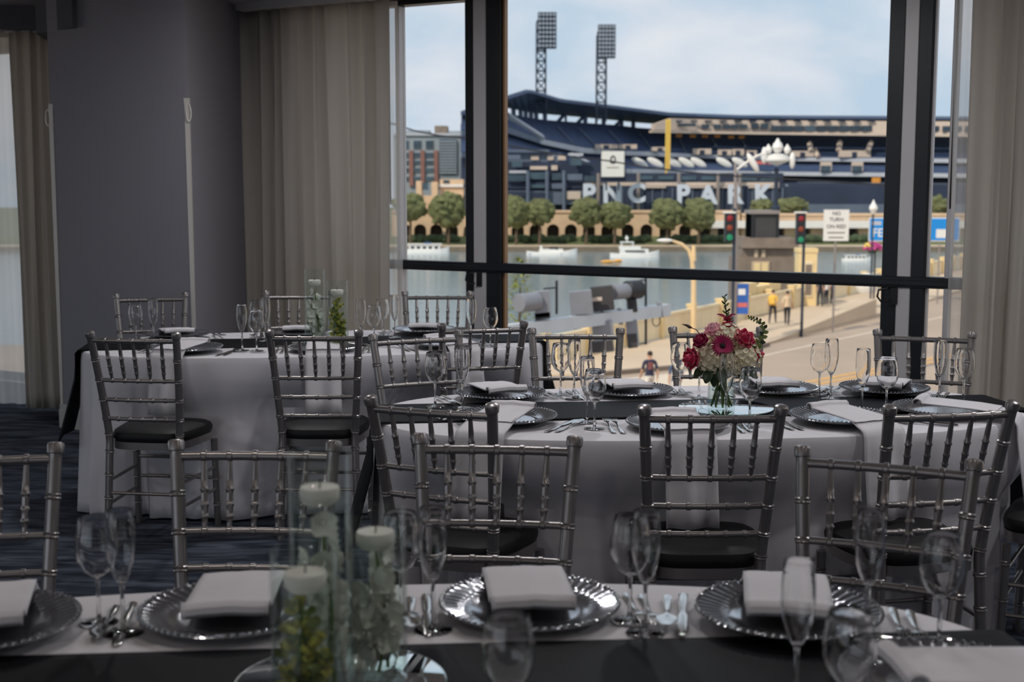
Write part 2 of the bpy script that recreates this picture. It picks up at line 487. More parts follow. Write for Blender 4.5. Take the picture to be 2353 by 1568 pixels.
# ---- other daylight windows of the room (frames and panes)
def plain_window(name, label, pts, z0, z1, parts=4):
    w = thing(name, label, None, kind='structure')
    a, b_ = Vector(pts[0]), Vector(pts[1]); d = (b_ - a); L = d.length; d.normalize(); nn = Vector((-d.y, d.x)) * 0.03
    def bar(s0, s1, za, zb, nm='frame', m='dark_frame', k=1.0):
        p, q = a + d * s0, a + d * s1
        mb = MB(); mb.prism([(p.x - nn.x * k, p.y - nn.y * k), (q.x - nn.x * k, q.y - nn.y * k), (q.x + nn.x * k, q.y + nn.y * k), (p.x + nn.x * k, p.y + nn.y * k)], za, zb)
        mb.build(nm, m, w, smooth=False)
    bar(0, L, z0, z0 + .06); bar(0, L, z1 - .06, z1)
    for i in range(parts + 1):
        s = (L - .06) * i / parts; bar(s, s + .06, z0 + .06, z1 - .06)
        if i < parts:
            s2 = (L - .06) * (i + 1) / parts; bar(s + .06, s2, z0 + .06, z1 - .06, 'pane', 'window_glass', .12)
    return w
plain_window('window_2', 'bright window behind the far left curtain', [R(-4.9, .35).xy, R(-2.3, .35).xy], 0, 2.55, 2)
plain_window('window_3', 'further window right of the curtain along the window wall', [R(U2a, -.1).xy, R(U2b, -.1).xy], 0, ZC, 3)
plain_window('window_4', 'windows in the left side wall behind the viewer', [R(RU0 - .12, 3.2).xy, R(RU0 - .12, 9.6).xy], 0, 2.45, 5)
plain_window('window_5', 'windows in the rear wall behind the viewer', [R(-3.0, RN + .12).xy, R(5.5, RN + .12).xy], 0, 2.45, 6)
def portal(a, b_, z0, z1, inward):
    l = bpy.data.lights.new('window_portal', 'AREA'); l.shape = 'RECTANGLE'
    l.size = (Vector(b_) - Vector(a)).length; l.size_y = z1 - z0; l.cycles.is_portal = True; l.energy = 0
    o = bpy.data.objects.new('window_portal', l); COL.objects.link(o)
    c = (Vector(a) + Vector(b_)) / 2
    o.location = (c.x, c.y, (z0 + z1) / 2)
    o.rotation_euler = Vector((inward[0], inward[1], 0)).to_track_quat('-Z', 'Y').to_euler()
portal(R(UW0, -.2).xy, R(UW1, -.2).xy, 0, ZC, N)
portal(R(-4.9, .2).xy, R(-2.3, .2).xy, 0, 2.55, N)
portal(R(U2a, -.2).xy, R(U2b, -.2).xy, 0, ZC, N)
portal(R(RU0 - .2, 3.2).xy, R(RU0 - .2, 9.6).xy, 0, 2.45, U)
portal(R(-3, RN + .2).xy, R(5.5, RN + .2).xy, 0, 2.45, -N)

# ---- ceiling lamps added out of view to lift the room's brightness
ROWS = ((2.0, 11.5, 'nearest the window'), (3.4, 6.5, 'second from the window'), (5.4, 3.4, 'third from the window'), (7.6, 2.2, 'fourth from the window'), (9.8, 2.2, 'farthest from the window'))
emit('added_lamp_lens', (255, 236, 214), 3.0)  # glowing face of the added ceiling lamps
ringm = MB().lathe([(.075, -.001), (.095, -.001), (.097, -.012), (.072, -.014), (.068, -.001)], 24).mesh('trim_ring', 'white_trim')
lensm = MB().lathe([(.07, -.004), (.0001, -.004)], 24).mesh('lens', 'added_lamp_lens')
for nn, pw, rown in ROWS:
    for k, uu in enumerate((0.4, 2.6, 4.8, 7.0)):
        if nn < 1.5 and k == 0: uu = 0.9
        p = R(uu, nn, ZC)
        d = thing('added_downlight', '%s added ceiling downlight in the row %s' % (('leftmost', 'second', 'third', 'rightmost')[k], rown), 'fill_downlight', (p.x, p.y, ZC), 0, 'added ceiling fill lamps')
        obj('trim_ring', ringm, d); obj('lens', lensm, d)
        l = bpy.data.lights.new('fill_downlight', 'AREA'); l.shape = 'DISK'; l.size = 0.14; l.energy = pw * (.3 if k == 0 and 3 < nn < 4 else 1); l.color = (0.97, 0.96, 0.97) if nn < 4 else (1.0, 0.92, 0.86)
        lo = bpy.data.objects.new('fill_downlight', l); COL.objects.link(lo); lo.location = (p.x, p.y, ZC - 0.02)

# ---- curtains
def curtain(name, a, b_, z0, z1, folds, amp, label, flare=0.0, seed=1, mname='curtain'):
    a, b_ = Vector(a), Vector(b_); L = (b_ - a).length; d = (b_ - a).normalized(); nn = Vector((-d.y, d.x))
    rnd = random.Random(seed)
    ph = [rnd.uniform(0, 6.28) for _ in range(6)]
    root = thing(name, label, 'curtain', (a.x, a.y, z0), 0, 'curtains')
    def fn(s, t):
        z = z0 + (z1 - z0) * t
        k = 1 - t
        x = s + 0.02 * sin(s * folds * 2.1 + ph[0]) / 1
        w = sin(2 * pi * folds * x + ph[1] + 0.5 * sin(3 * k + ph[2])) + 0.45 * sin(2 * pi * folds * 1.7 * x + ph[3] + .6 * k)
        w *= amp * (0.75 + 0.45 * k)
        xx = s * L + flare * k * (s - .5) + 0.012 * sin(9 * s + 2 * k)
        p = a + d * xx + nn * w
        return (p.x - a.x, p.y - a.y, z - z0)
    mb = MB(); mb.grid(fn, int(folds * 14), 24)
    o = mb.build('drape', mname, root); solidify(o, 0.003)
    mb = MB(); mb.tube([(0 - d.x * .02, -d.y * .02, z1 - z0 - .006), (d.x * (L + .02), d.y * (L + .02), z1 - z0 - .006)], 0.012, 8)
    mb.build('track', 'white_trim', root)
    return root, nn
cl0 = Vector((-1.80, 8.88)); cl1 = R(u_at(893, 1.5, .16), .16).xy
curtain('curtain', cl0, cl1, 0.02, ZC - .01, 9.5, 0.035, 'long pale floor-length curtain left of the big window', seed=3)
cr0 = R(u_at(2219, 1.5, .16), .16).xy; cr1 = R(5.0, .2).xy
curtain('curtain', cr0, cr1, 0.02, ZC - .01, 10, 0.04, 'long grey curtain at the right edge of the big window', seed=5)
a_ = gp(56, 945, 0); b2 = gp(122, 950, 0)
curtain('curtain', (a_.x, a_.y), (-2.84, 8.80), 0.02, 2.55, 6, 0.03, 'sunlit curtain at the far left beyond the grey pillar', seed=8)
# sheer edges beside the window
def sheer(px0, px1, label, nn=.07):
    u0, u1 = u_at(px0, 1.4, nn), u_at(px1, 1.4, nn)
    mb = MB()
    def fn(s, t):
        p = R(u0 + (u1 - u0) * s + .01 * sin(4 * t), nn + 0.006 * sin(s * 12 + t), 0.03 + (ZC - .05) * t)
        return p
    mb.grid(fn, 10, 20)
    tag(mb.build('sheer_curtain', 'sheer'), label, 'sheer curtain', 'sheer curtain edges')
def sheer2():
    a, b_ = gp(-90, 930, 0), gp(84, 936, 0); mb = MB()
    def fn(s, t): return (a.x + (b_.x - a.x) * s, a.y + (b_.y - a.y) * s + .02 * sin(s * 30), .02 + 2.5 * t)
    mb.grid(fn, 40, 10)
    tag(mb.build('sheer_curtain', 'dense_sheer'), 'bright sheer curtain at the far left picture edge', 'sheer curtain', 'sheer curtain edges')
sheer2()
sheer(882, 921, 'narrow see-through sheer strip at the left edge of the window')
sheer(2181, 2222, 'narrow see-through sheer strip at the right edge of the window')

# ================================================================ TABLES
ZTOP = 0.765            # top of the cloth
class Table:
    def __init__(s, cx, cy, rot, a=1.10, b=0.53, n=2.6):
        s.c = Vector((cx, cy)); s.r = radians(rot); s.a, s.b, s.n = a, b, n
        s.ux = Vector((cos(s.r), sin(s.r))); s.uy = Vector((-sin(s.r), cos(s.r)))
    def edge(s, th, k=1.0):
        ct, st = cos(th), sin(th)
        x = s.a * k * math.copysign(abs(ct) ** (2 / s.n), ct); y = s.b * k * math.copysign(abs(st) ** (2 / s.n), st)
        return x, y
    def inside(s, p):
        q = Vector((p[0], p[1])) - s.c
        return (abs(q.dot(s.ux)) / s.a) ** s.n + (abs(q.dot(s.uy)) / s.b) ** s.n
    def edge_dist(s, p, d):
        lo, hi = 0.0, 3.0
        for _ in range(40):
            m = (lo + hi) / 2
            if s.inside((p[0] + d[0] * m, p[1] + d[1] * m)) < 1: lo = m
            else: hi = m
        return lo
T1 = Table(-0.25, 1.90, 4.3); T2 = Table(0.645, 4.41, 6.0); T3 = Table(-0.95, 6.34, 9.0)

def build_table(T, where, seed):
    rnd = random.Random(seed)
    tb = thing('banquet_table', 'oblong banquet table hidden under the cloth, ' + where, 'table', (T.c.x, T.c.y, 0), T.r, 'banquet tables')
    mb = MB(); mb.prism([T.edge(2 * pi * i / 64, .985) for i in range(64)], ZTOP - .035, ZTOP - .006)
    mb.build('tabletop', 'table_wood', tb, smooth=False)
    for sx in (-1, 1):
        for sy in (-1, 1):
            mb = MB(); mb.tube([(sx * .72, sy * .26, 0), (sx * .70, sy * .25, ZTOP - .035)], 0.016, 10)
            mb.build('leg', 'chair_silver', tb)
    # cloth
    NS = 220
    ph = [rnd.uniform(0, 6.28) for _ in range(5)]
    rings = [(0.0, ZTOP, 0), (.5, ZTOP, 0), (.90, ZTOP, 0), (.975, ZTOP, 0), (.995, ZTOP - .003, 0), (1.003, ZTOP - .014, 0), (1.006, ZTOP - .035, .0)]
    vs_ = []
    for k, z, g in rings:
        for i in range(NS):
            x, y = T.edge(2 * pi * i / NS, max(k, .001)); vs_.append((x, y, z))
    drops = [.06, .12, .19, .25, .31, .38, .46, .54, .62, .70, ZTOP - .012]
    base = []; push = []
    for dz in drops:
        t = dz / ZTOP; brow = []; prow = []
        for i in range(NS):
            th = 2 * pi * i / NS
            x, y = T.edge(th)
            corner = abs(sin(2 * atan2(y / T.b, x / T.a))) ** 2
            w = (.35 + .65 * corner) * t * (.030 * sin(17 * th + ph[0]) + .020 * sin(29 * th + ph[1] + t) + .012 * sin(47 * th + ph[2])) + t * .03 * (0.4 + corner)
            nx, ny = x / T.a ** 2, y / T.b ** 2; nl = hypot(nx, ny); nx /= nl; ny /= nl
            X, Y_ = x * 1.006 + nx * w, y * 1.006 + ny * w
            k = 0.0
            if ZTOP - dz < .60:                      # chair seats push the cloth inwards
                mg = .022 if ZTOP - dz < .52 else -.02
                for _ in range(60):
                    wp = T.c + T.ux * (X - nx * k) + T.uy * (Y_ - ny * k); hit = False
                    for cp, crz in PLACED:
                        q = wp - cp; lx = q.x * cos(crz) + q.y * sin(crz); ly = -q.x * sin(crz) + q.y * cos(crz)
                        if abs(lx) < .205 + mg and -.22 < ly < .163 + mg: hit = True
                    if not hit: break
                    k += .008
            brow.append((X, Y_, nx, ny)); prow.append(k)
        base.append(brow); push.append(prow)
    for _ in range(3):                               # let the folds run out softly around the seats
        push = [[max(push[a][i], .5 * push[a][i] + .25 * (push[a][i - 1] + push[a][(i + 1) % NS]), .82 * max(push[a][i - 2], push[a][(i + 2) % NS]), .80 * push[max(a - 1, 0)][i], .30 * push[min(a + 1, len(drops) - 1)][i]) for i in range(NS)] for a in range(len(drops))]
    for _ in range(4):
        sm = [[(push[a][i - 2] + push[a][i - 1] + push[a][i] * 2 + push[a][(i + 1) % NS] + push[a][(i + 2) % NS]) / 6 for i in range(NS)] for a in range(len(drops))]
        push = sm
    for a, dz in enumerate(drops):
        for i in range(NS):
            X, Y_, nx, ny = base[a][i]; k = push[a][i] * 1.06
            vs_.append((X - nx * k, Y_ - ny * k, ZTOP - dz))
    nr = len(rings) + len(drops)
    fs = [(i * NS + j, i * NS + (j + 1) % NS, (i + 1) * NS + (j + 1) % NS, (i + 1) * NS + j) for i in range(nr - 1) for j in range(NS)]
    mb = MB(); mb.add(vs_, fs)
    o = mb.build('tablecloth', 'tablecloth', None, (T.c.x, T.c.y, 0), (0, 0, T.r))
    solidify(o, 0.0025, -1)
    tag(o, 'white floor-length tablecloth draped over the ' + where, 'tablecloth', 'white tablecloths')
    # runner
    mb = MB(); HW = 0.172; zt = ZTOP + .0025
    path = []
    L = T.a * 1.012
    for i in range(-24, 25): path.append((L * .975 * i / 24, zt))
    endr = [(L * .99, zt - .002), (L * 1.003, zt - .015), (L * 1.008, zt - .05), (L * 1.02, zt - .14), (L * 1.045, zt - .25), (L * 1.075, zt - .38), (L * 1.09, zt - .44)]
    path = [(-x, z) for x, z in reversed(endr)] + path + endr
    def fn(s, t):
        i = round(s * (len(path) - 1)); x, z = path[i]
        y = (t - .5) * 2 * HW
        drop = max(0, zt - z)
        xx = x
        if drop > .01:
            # follow the rounded end of the table
            e = T.a * (1 - min(.999, abs(y) / T.b) ** T.n) ** (1 / T.n)
            xx = math.copysign(abs(x) - (T.a - e) * min(1, drop * 8), x) + math.copysign(.02 * drop * sin(18 * y + ph[3]), x)
            y *= 1 + .45 * drop
        zz = z + (0.0012 * sin(5.2 * x + ph[0]) * sin(9 * y + ph[1]) + .001) if drop < .01 else z
        return (xx, y, zz)
    mb.grid(fn, len(path) - 1, 14)
    o = mb.build('table_runner', 'runner', None, (T.c.x, T.c.y, 0), (0, 0, T.r))
    solidify(o, 0.002, 1)
    tag(o, 'black satin runner laid lengthwise over the ' + where, 'table runner', 'black table runners')

# ================================================================ CHAIRS
def bpath(z):                   # back post centre line (half width, y) at height z
    if z < .45:
        t = z / .45
        return .168 - .012 * t, -.215 + .03 * t
    t = (z - .45) / .47
    return .156 + .033 * t, -.185 - .085 * t ** 1.35
def ringed(zs, rings, r, big=1.22, half=.0045):
    pts = sorted(set(zs + [q for rz in rings for q in (rz - half - .003, rz - half, rz - .0012, rz + .0012, rz + half, rz + half + .003)]))
    rr = []
    for z in pts:
        k = 1.0
        for q in rings:
            d = abs(z - q)
            if d <= half + 1e-6: k = big if d > .0013 else big * .92
        rr.append(r * k)
    return pts, rr
RAILS = [.885, .712, .627, .543]
CM = {}
for sgn in (-1, 1):
    zs, rr = ringed([i * .02 for i in range(45)] + [.894], [.10, .20, .30, .40, .475, .543, .627, .712, .80], .0160)
    pts = [Vector((sgn * bpath(z)[0], bpath(z)[1], z)) for z in zs]
    for z, r in ((.897, .0165), (.899, .0195), (.916, .0205), (.921, .0185), (.924, .012), (.925, .003)):
        pts.append(Vector((sgn * bpath(z)[0], bpath(z)[1], z))); rr.append(r)
    CM['post%d' % sgn] = MB().tube(pts, rr, 12).mesh('back_post', 'chair_silver')
    fl = [Vector((sgn * .184, .138, .415)), Vector((sgn * .188, .148, 0))]
    zs, rr = ringed([i * .025 for i in range(17)], [.10, .22, .34], .0155)
    pts = [fl[1].lerp(fl[0], z / .415) for z in zs]
    CM['leg%d' % sgn] = MB().tube(pts, rr, 10).mesh('leg', 'chair_silver')
XS = [-.667, -.333, 0, .333, .667]
for k, z in enumerate(RAILS):
    hw, y = bpath(z)
    xs = sorted([-hw, hw] + [x * hw * .985 + q for x in XS for q in (-.0075, -.005, 0, .005, .0075)])
    r0 = .0108 if k == 0 else .0088
    rr = []
    for x in xs:
        d = min(abs(x - q * hw * .985) for q in XS)
        rr.append(r0 * (1.28 if d < .0055 else 1.0))
    bow = .012
    CM['rail%d' % k] = MB().tube([(x, y - bow * (1 - (x / hw) ** 2), z) for x in xs], rr, 10).mesh('top_rail' if k == 0 else 'rail', 'chair_silver')
for i, q in enumerate(XS):
    h0, y0 = bpath(RAILS[0]); h1, y1 = bpath(RAILS[1])
    p0 = Vector((q * h0 * .985, y0 - .012 * (1 - q * q), RAILS[0])); p1 = Vector((q * h1 * .985, y1 - .012 * (1 - q * q), RAILS[1]))
    ts = [0, .05, .15, .3, .42, .44, .455, .47, .5, .6, .62, .64, .655, .68, .76, .78, .80, .815, .83, .9, 1]
    rs = [.0055, .006, .007, .0082, .0088, .0112, .0112, .0090, .0088, .0086, .0088, .0108, .0108, .0086, .0082, .0082, .0102, .0102, .008, .0066, .0052]
    CM['spindle%d' % i] = MB().tube([p0.lerp(p1, tt) for tt in ts], rs, 8).mesh('spindle', 'chair_silver')
def seat_outline(k=1.0, n=40):
    pts = []
    for i in range(n):
        th = 2 * pi * i / n
        c, s_ = cos(th), sin(th); e = 2 / 4.2
        x = math.copysign(abs(c) ** e, c); y = math.copysign(abs(s_) ** e, s_)
        hw = .182 + .022 * y
        pts.append((x * hw * k, y * .180 * k - .017))
    return pts
mb = MB(); mb.prism(seat_outline(1.0), .408, .44); CM['seat_frame'] = mb.mesh('seat_frame', 'chair_silver')
mb = MB(); prof = [(.97, .44), (1.01, .45), (1.02, .465), (.99, .480), (.90, .490), (.6, .496), (.01, .497)]
vs_ = []
for k, z in prof:
    vs_ += [(x, y, z) for x, y in seat_outline(k)]
mb.add(vs_, [(i * 40 + j, i * 40 + (j + 1) % 40, (i + 1) * 40 + (j + 1) % 40, (i + 1) * 40 + j) for i in range(len(prof) - 1) for j in range(40)] + [tuple(range(39, -1, -1))])
CM['cushion'] = mb.mesh('cushion', 'seat_black')
for i, (a, b_) in enumerate([((-.185, .141, .27), (-.163, -.20, .27)), ((.185, .141, .27), (.163, -.20, .27)), ((-.186, .143, .17), (-.166, -.208, .17)), ((.186, .143, .17), (.166, -.208, .17)),
                             ((-.186, .142, .22), (.186, .142, .22)), ((-.185, .140, .31), (.185, .140, .31)), ((-.166, -.20, .22), (.166, -.20, .22))]):
    CM['stretch%d' % i] = MB().tube([a, b_], .0075, 8).mesh('stretcher', 'chair_silver')
CORDER = [('back_post', 'post-1'), ('back_post', 'post1'), ('leg', 'leg-1'), ('leg', 'leg1'), ('seat_frame', 'seat_frame'), ('cushion', 'cushion'), ('top_rail', 'rail0'), ('rail', 'rail1'), ('rail', 'rail2'), ('rail', 'rail3')] + \
         [('spindle', 'spindle%d' % i) for i in range(5)] + [('stretcher', 'stretch%d' % i) for i in range(7)]
PLACED = []
def chair(back, ang, far, label, group):
    rz = radians(ang + (180 if far else 0))
    fx, fy = -sin(rz), cos(rz)
    t = thing('chiavari_chair', label, 'chair', (back[0] + fx * .262, back[1] + fy * .262, 0), rz, group)
    for nm, key in CORDER: obj(nm, CM[key], t)
    PLACED.append((Vector(t.location[:2]), rz))
    return t
G1, G2, G3 = 'chairs behind the foreground table', 'chairs around the bouquet table', 'chairs around the rear table'
chair((-1.255, 2.97), 14, True, 'blurred silver chair cut off by the left picture edge', G1)
chair((-0.610, 3.04), -2, True, 'blurred silver chair behind the tall foreground vases', G1)
chair((-0.037, 3.11), -5, True, 'blurred silver chair behind the middle plate of the foreground table', G1)
chair((0.845, 2.90), -24, True, 'blurred silver chair behind the right plate of the foreground table', G1)
chair((-0.229, 3.65), -21, False, 'silver chair with black seat at left front of the bouquet table', G2)
chair((0.552, 3.55), 0, False, 'silver chair seen from behind, directly in front of the bouquet', G2)
chair((1.222, 3.59), 12, False, 'silver chair with black seat at right front of the bouquet table', G2)
chair((2.00, 3.98), 60, False, 'silver chair cut off by the right picture edge, its black seat showing', G2)
chair((-0.393, 5.36), 24, True, 'silver chair at the far left corner of the bouquet table', G2)
chair((0.273, 5.52), 0, True, 'dark backlit chair between bouquet table and window, left of the flowers', G2)
chair((0.879, 5.57), 0, True, 'backlit chair directly behind the flower bouquet', G2)
chair((1.722, 5.42), -17, True, 'backlit chair beside the right-hand curtain at the bouquet table', G2)
chair((-1.573, 5.39), -8, False, 'silver chair at the near left of the rear table, seat visible', G3)
chair((-0.834, 5.47), 0, False, 'silver chair at the near middle of the rear table', G3)
chair((-0.129, 5.77), 16, False, 'silver chair at the near right end of the rear table', G3)
chair((-2.037, 7.35), 15, True, 'pale chair in front of the grey pillar, far side of rear table', G3)
chair((-1.232, 7.52), 0, True, 'pale chair in front of the left curtain, behind the candle vases', G3)
chair((-0.429, 7.50), 0, True, 'dark chair against the left window pane at the rear table', G3)

build_table(T1, 'blurred foreground table', 1)
build_table(T2, 'bouquet table by the window', 2)
build_table(T3, 'rear table beside the grey pillar', 3)

# ================================================================ TABLEWARE
# charger plate with radial ribs on the rim
SEG = 192
prof = [(.0005, .006), (.085, .006), (.103, .008), (.112, .013), (.128, .016), (.152, .021), (.160, .0225), (.1625, .021), (.158, .017), (.128, .010), (.112, .006), (.100, .002), (.085, .0), (.0005, .0)]
vs_ = []; fs = []
for i, (r_, z_) in enumerate(prof):
    for j in range(SEG):
        a = 2 * pi * j / SEG
        zz = z_ + (.0016 * (1 if (j // 2) % 2 else -1) if i in (4, 5) else 0)
        vs_.append((r_ * cos(a), r_ * sin(a), zz))
fs = [(i * SEG + j, i * SEG + (j + 1) % SEG, (i + 1) * SEG + (j + 1) % SEG, (i + 1) * SEG + j) for i in range(len(prof) - 1) for j in range(SEG)]
PLATE = MB().add(vs_, fs).mesh('plate', 'charger')
mb = MB()
for j in range(72):
    a = 2 * pi * j / 72; mb.ball((.1585 * cos(a), .1585 * sin(a), .0225), .0042, 6, 4)
BEADS = mb.mesh('bead_rim', 'charger')

def cut_outline(pts, th, bend):
    """flat outline (x across, y along) extruded to th with a lengthwise bend"""
    mb = MB(); k = len(pts)
    def P(x, y, z): return (x, y, z + bend(y))
    vs_ = [P(x, y, 0) for x, y in pts] + [P(x, y, th) for x, y in pts]
    mb.add(vs_, [tuple(range(k - 1, -1, -1)), tuple(range(k, 2 * k))] + [(i, (i + 1) % k, (i + 1) % k + k, i + k) for i in range(k)])
    return mb
def grid_blade(ws, th, bend, bowl=None):
    """ws: list of (y, half width); closed strip with rounded section"""
    mb = MB(); seg = 8
    vs_ = []
    for y, w in ws:
        for j in range(seg):
            a = 2 * pi * j / seg
            z = th * sin(a) + bend(y) + (bowl(y, w * cos(a)) if bowl else 0)
            vs_.append((w * cos(a), y, z))
    n = len(ws)
    fs = [(i * seg + j, i * seg + (j + 1) % seg, (i + 1) * seg + (j + 1) % seg, (i + 1) * seg + j) for i in range(n - 1) for j in range(seg)]
    fs += [tuple(range(seg - 1, -1, -1)), tuple((n - 1) * seg + j for j in range(seg))]
    return mb.add(vs_, fs)
hb = lambda y: .0035 + (.010 * max(0, (y - .09) / .05) * max(0, 1 - max(0, y - .14) / .09) if y > .09 else 0)
fk = grid_blade([(0, .006), (.004, .0085), (.03, .0075), (.08, .0045), (.12, .0035), (.132, .006), (.142, .0115), (.150, .0125), (.152, .0120)], .0017, hb)
for q in (-.0098, -.0033, .0033, .0098):
    fk.tube([(q, .150, hb(.150)), (q, .175, hb(.175)), (q * .97, .198, hb(.198) + .002)], [.0017, .0016, .0007], 6)
FORK = fk.mesh('fork', 'cutlery')
KNIFE = grid_blade([(0, .006), (.004, .0088), (.05, .0080), (.09, .0070), (.105, .0052), (.112, .0065), (.125, .0095), (.18, .0105), (.21, .0090), (.225, .0055), (.23, .0015)], .0020, lambda y: .003).mesh('knife', 'cutlery')
SPOON = grid_blade([(0, .006), (.004, .0085), (.03, .0075), (.08, .0045), (.115, .0035), (.125, .0065), (.135, .0125), (.15, .0175), (.165, .0180), (.18, .0145), (.19, .008), (.193, .002)], .0014, hb,
                   lambda y, x: -.006 * max(0, 1 - ((y - .157) / .035) ** 2) * max(0, 1 - (x / .019) ** 2)).mesh('spoon', 'cutlery')

def glass_meshes(kind):
    if kind == 'wine':
        outer = [(.0035, .082), (.010, .085), (.022, .094), (.0325, .112), (.0362, .130), (.0350, .150), (.0315, .172), (.0285, .188)]
        H = .188
    elif kind == 'flute':
        outer = [(.0035, .086), (.008, .090), (.0155, .105), (.0215, .125), (.0245, .150), (.0245, .175), (.0230, .200), (.0218, .214)]
        H = .214
    th = .0011
    inner = [(max(r - th, .0004), z + (th * 2.2 if i == 0 else th * .4)) for i, (r, z) in enumerate(outer)]
    inner[-1] = (outer[-1][0] - th, H); inner[0] = (.0004, outer[0][1] + .006)
    prof = [(.0004, outer[0][1])] + outer + [(outer[-1][0] - th * .5, H + .0006)] + list(reversed(inner))
    bowl = MB().lathe(prof, 28).mesh('bowl', 'clear_glass')
    zb = outer[0][1]
    stem = MB().lathe([(.0004, .0062), (.006, .006), (.0042, .012), (.0034, .03), (.0034, zb - .012), (.0048, zb - .001), (.0004, zb + .0)], 14).mesh('stem', 'clear_glass')
    foot = MB().lathe([(.0004, .0), (.031, .0), (.0328, .0012), (.0315, .0022), (.016, .0040), (.0055, .0066), (.0004, .0066)], 28).mesh('foot', 'clear_glass')
    return bowl, stem, foot
GL = {k: glass_meshes(k) for k in ('wine', 'flute')}
ZS = ZTOP + .0008         # things stand on the cloth
ZRUN = ZTOP + .0066       # and on the runner
def on_runner(T, p):
    q = Vector((p[0], p[1])) - T.c
    return abs(q.dot(T.uy)) < .172 + .03
def glass(kind, px, py, T, label, group):
    p = gp(px, py, ZTOP)
    z = ZRUN if on_runner(T, p) else ZS
    p = gp(px, py, z)
    nm = {'wine': 'wine_glass', 'flute': 'champagne_flute'}[kind]
    t = thing(nm, label, 'glass', (p.x, p.y, z), random.uniform(0, 6), group)
    for n_, me in zip(('bowl', 'stem', 'foot'), GL[kind]): obj(n_, me, t)
    return t

def napkin_mesh(edge, hang, seed, wid=.145, inner=-.07, hangd=.26):
    rnd = random.Random(seed)
    path = []
    zp = .0255
    # rolled inner end, across the plate, over the rim, over the table edge, down
    r0 = .011
    for i in range(7):
        a = pi * 1.25 - i * pi * 1.25 / 6 * 1.0
        path.append((inner + r0 * cos(a) * 1.2, zp + .012 + r0 * sin(a)))
    for s in (0.02, .09, .16, .22, .30):
        path.append((inner + s * .82, zp + .010 * (1 - s * 2)))
    path.append((.165, .0275))
    if hang:
        e = edge
        path += [(max(.172, .5 * (.165 + e)), .017), (e - .004, .010), (e + .008, .004), (e + .016, -.012), (e + .024, -.05), (e + .036, -.12), (e + .050, -.20), (e + .060, -hangd)]
    else:
        path = path[:-1]
    sk = rnd.uniform(-.06, .06)
    ph = rnd.uniform(0, 6)
    n = len(path) - 1
    def fn(s, t):
        i = min(n, int(round(s * n))); x, z = path[i]
        d = max(0, -z)
        y = (t - .5) * wid * (1 + .10 * s) + sk * x * 1.2
        ripple = .004 * sin(t * 9 + ph) * (1 if d > 0.02 else .25) * (1 + 8 * d)
        xx = x + (ripple if d > .02 else 0)
        zz = z + (0 if d > .02 else abs(ripple) + .004 * (1 - 2 * abs(t - .5)) * (1 if i < 8 else 0.4))
        return (xx, y, zz)
    mb = MB(); mb.grid(fn, n, 12)
    return mb.mesh('napkin', 'napkin')

CENTER_OFF = {}
def setting(T, tname, px, py, chair_at, seat, seed, hang=True, cut=True, tw=0.0):
    p = gp(px, py, ZTOP)
    o_ = (Vector(chair_at) - p.xy).normalized()
    ed = T.edge_dist(p.xy, o_)
    if ed < .185:              # keep the whole plate on the table
        p = p - Vector((o_.x, o_.y, 0)) * (.185 - ed); ed = .185
    if ed > .30:
        p = p + Vector((o_.x, o_.y, 0)) * (ed - .30); ed = .30
    z = ZRUN if on_runner(T, p) and abs((p.xy - T.c).dot(T.uy)) < .172 + .12 else ZS
    z = ZRUN if abs((p.xy - T.c).dot(T.uy)) < .172 + .158 else ZS
    fr = -o_; right = Vector((fr.y, -fr.x))
    rz = atan2(o_.y, o_.x)
    pl = thing('charger_plate', 'beaded charger plate at the %s of the %s' % (seat, tname), 'plate', (p.x, p.y, z), rz, 'charger plates')
    obj('plate', PLATE, pl); obj('bead_rim', BEADS, pl)
    me = napkin_mesh(ed, hang, seed)
    nk = obj('napkin', me, None, (p.x, p.y, z), (0, 0, rz + tw))
    solidify(nk, 0.004, 1)
    tag(nk, 'folded pale napkin at the %s of the %s' % (seat, tname), 'napkin', 'napkins on the plates')
    if not cut: return
    for nm, me, off, base, lab in (('fork', FORK, -.185, .085, 'inner silver fork'), ('fork', FORK, -.213, .075, 'outer silver fork'),
                                   ('knife', KNIFE, .185, .105, 'silver knife'), ('spoon', SPOON, .213, .09, 'silver spoon')):
        q = p.xy + right * off + o_ * base
        tip = q + fr * .2
        if T.inside(q) > .93: q = q - o_ * .07
        if T.inside(q) > 1.0: continue
        ang = atan2(fr.y, fr.x) - pi / 2 + random.uniform(-.05, .05)
        onr = on_runner(T, q) or on_runner(T, q + fr * .2)
        oo = obj(nm, me, None, (q.x, q.y, (ZRUN if onr else ZS)), (0, 0, ang))
        tag(oo, '%s at the %s of the %s' % (lab, seat, tname), nm, nm + 's at the place settings')
tn = 'bouquet table'
setting(T2, tn, 1165, 972, (-.232, 3.70), 'left near seat', 11, tw=.15)
setting(T2, tn, 1560, 988, (.56, 3.60), 'middle near seat', 12)
setting(T2, tn, 1930, 972, (1.22, 3.64), 'right near seat', 13, tw=.1)
setting(T2, tn, 2165, 954, (2.0, 3.98), 'right end seat', 14)
setting(T2, tn, 2045, 897, (1.72, 5.42), 'far right seat by the curtain', 15)
setting(T2, tn, 1762, 889, (.95, 5.57), 'far seat behind the bouquet', 16)
setting(T2, tn, 1425, 892, (.33, 5.52), 'far seat left of the bouquet', 17)
setting(T2, tn, 1125, 907, (-.33, 5.36), 'far left seat', 18)
tn = 'rear table'
setting(T3, tn, 420, 813, (-1.588, 5.44), 'near left seat', 21)
setting(T3, tn, 738, 815, (-.842, 5.52), 'near middle seat', 22)
setting(T3, tn, 1040, 803, (-.16, 5.83), 'near right seat', 23)
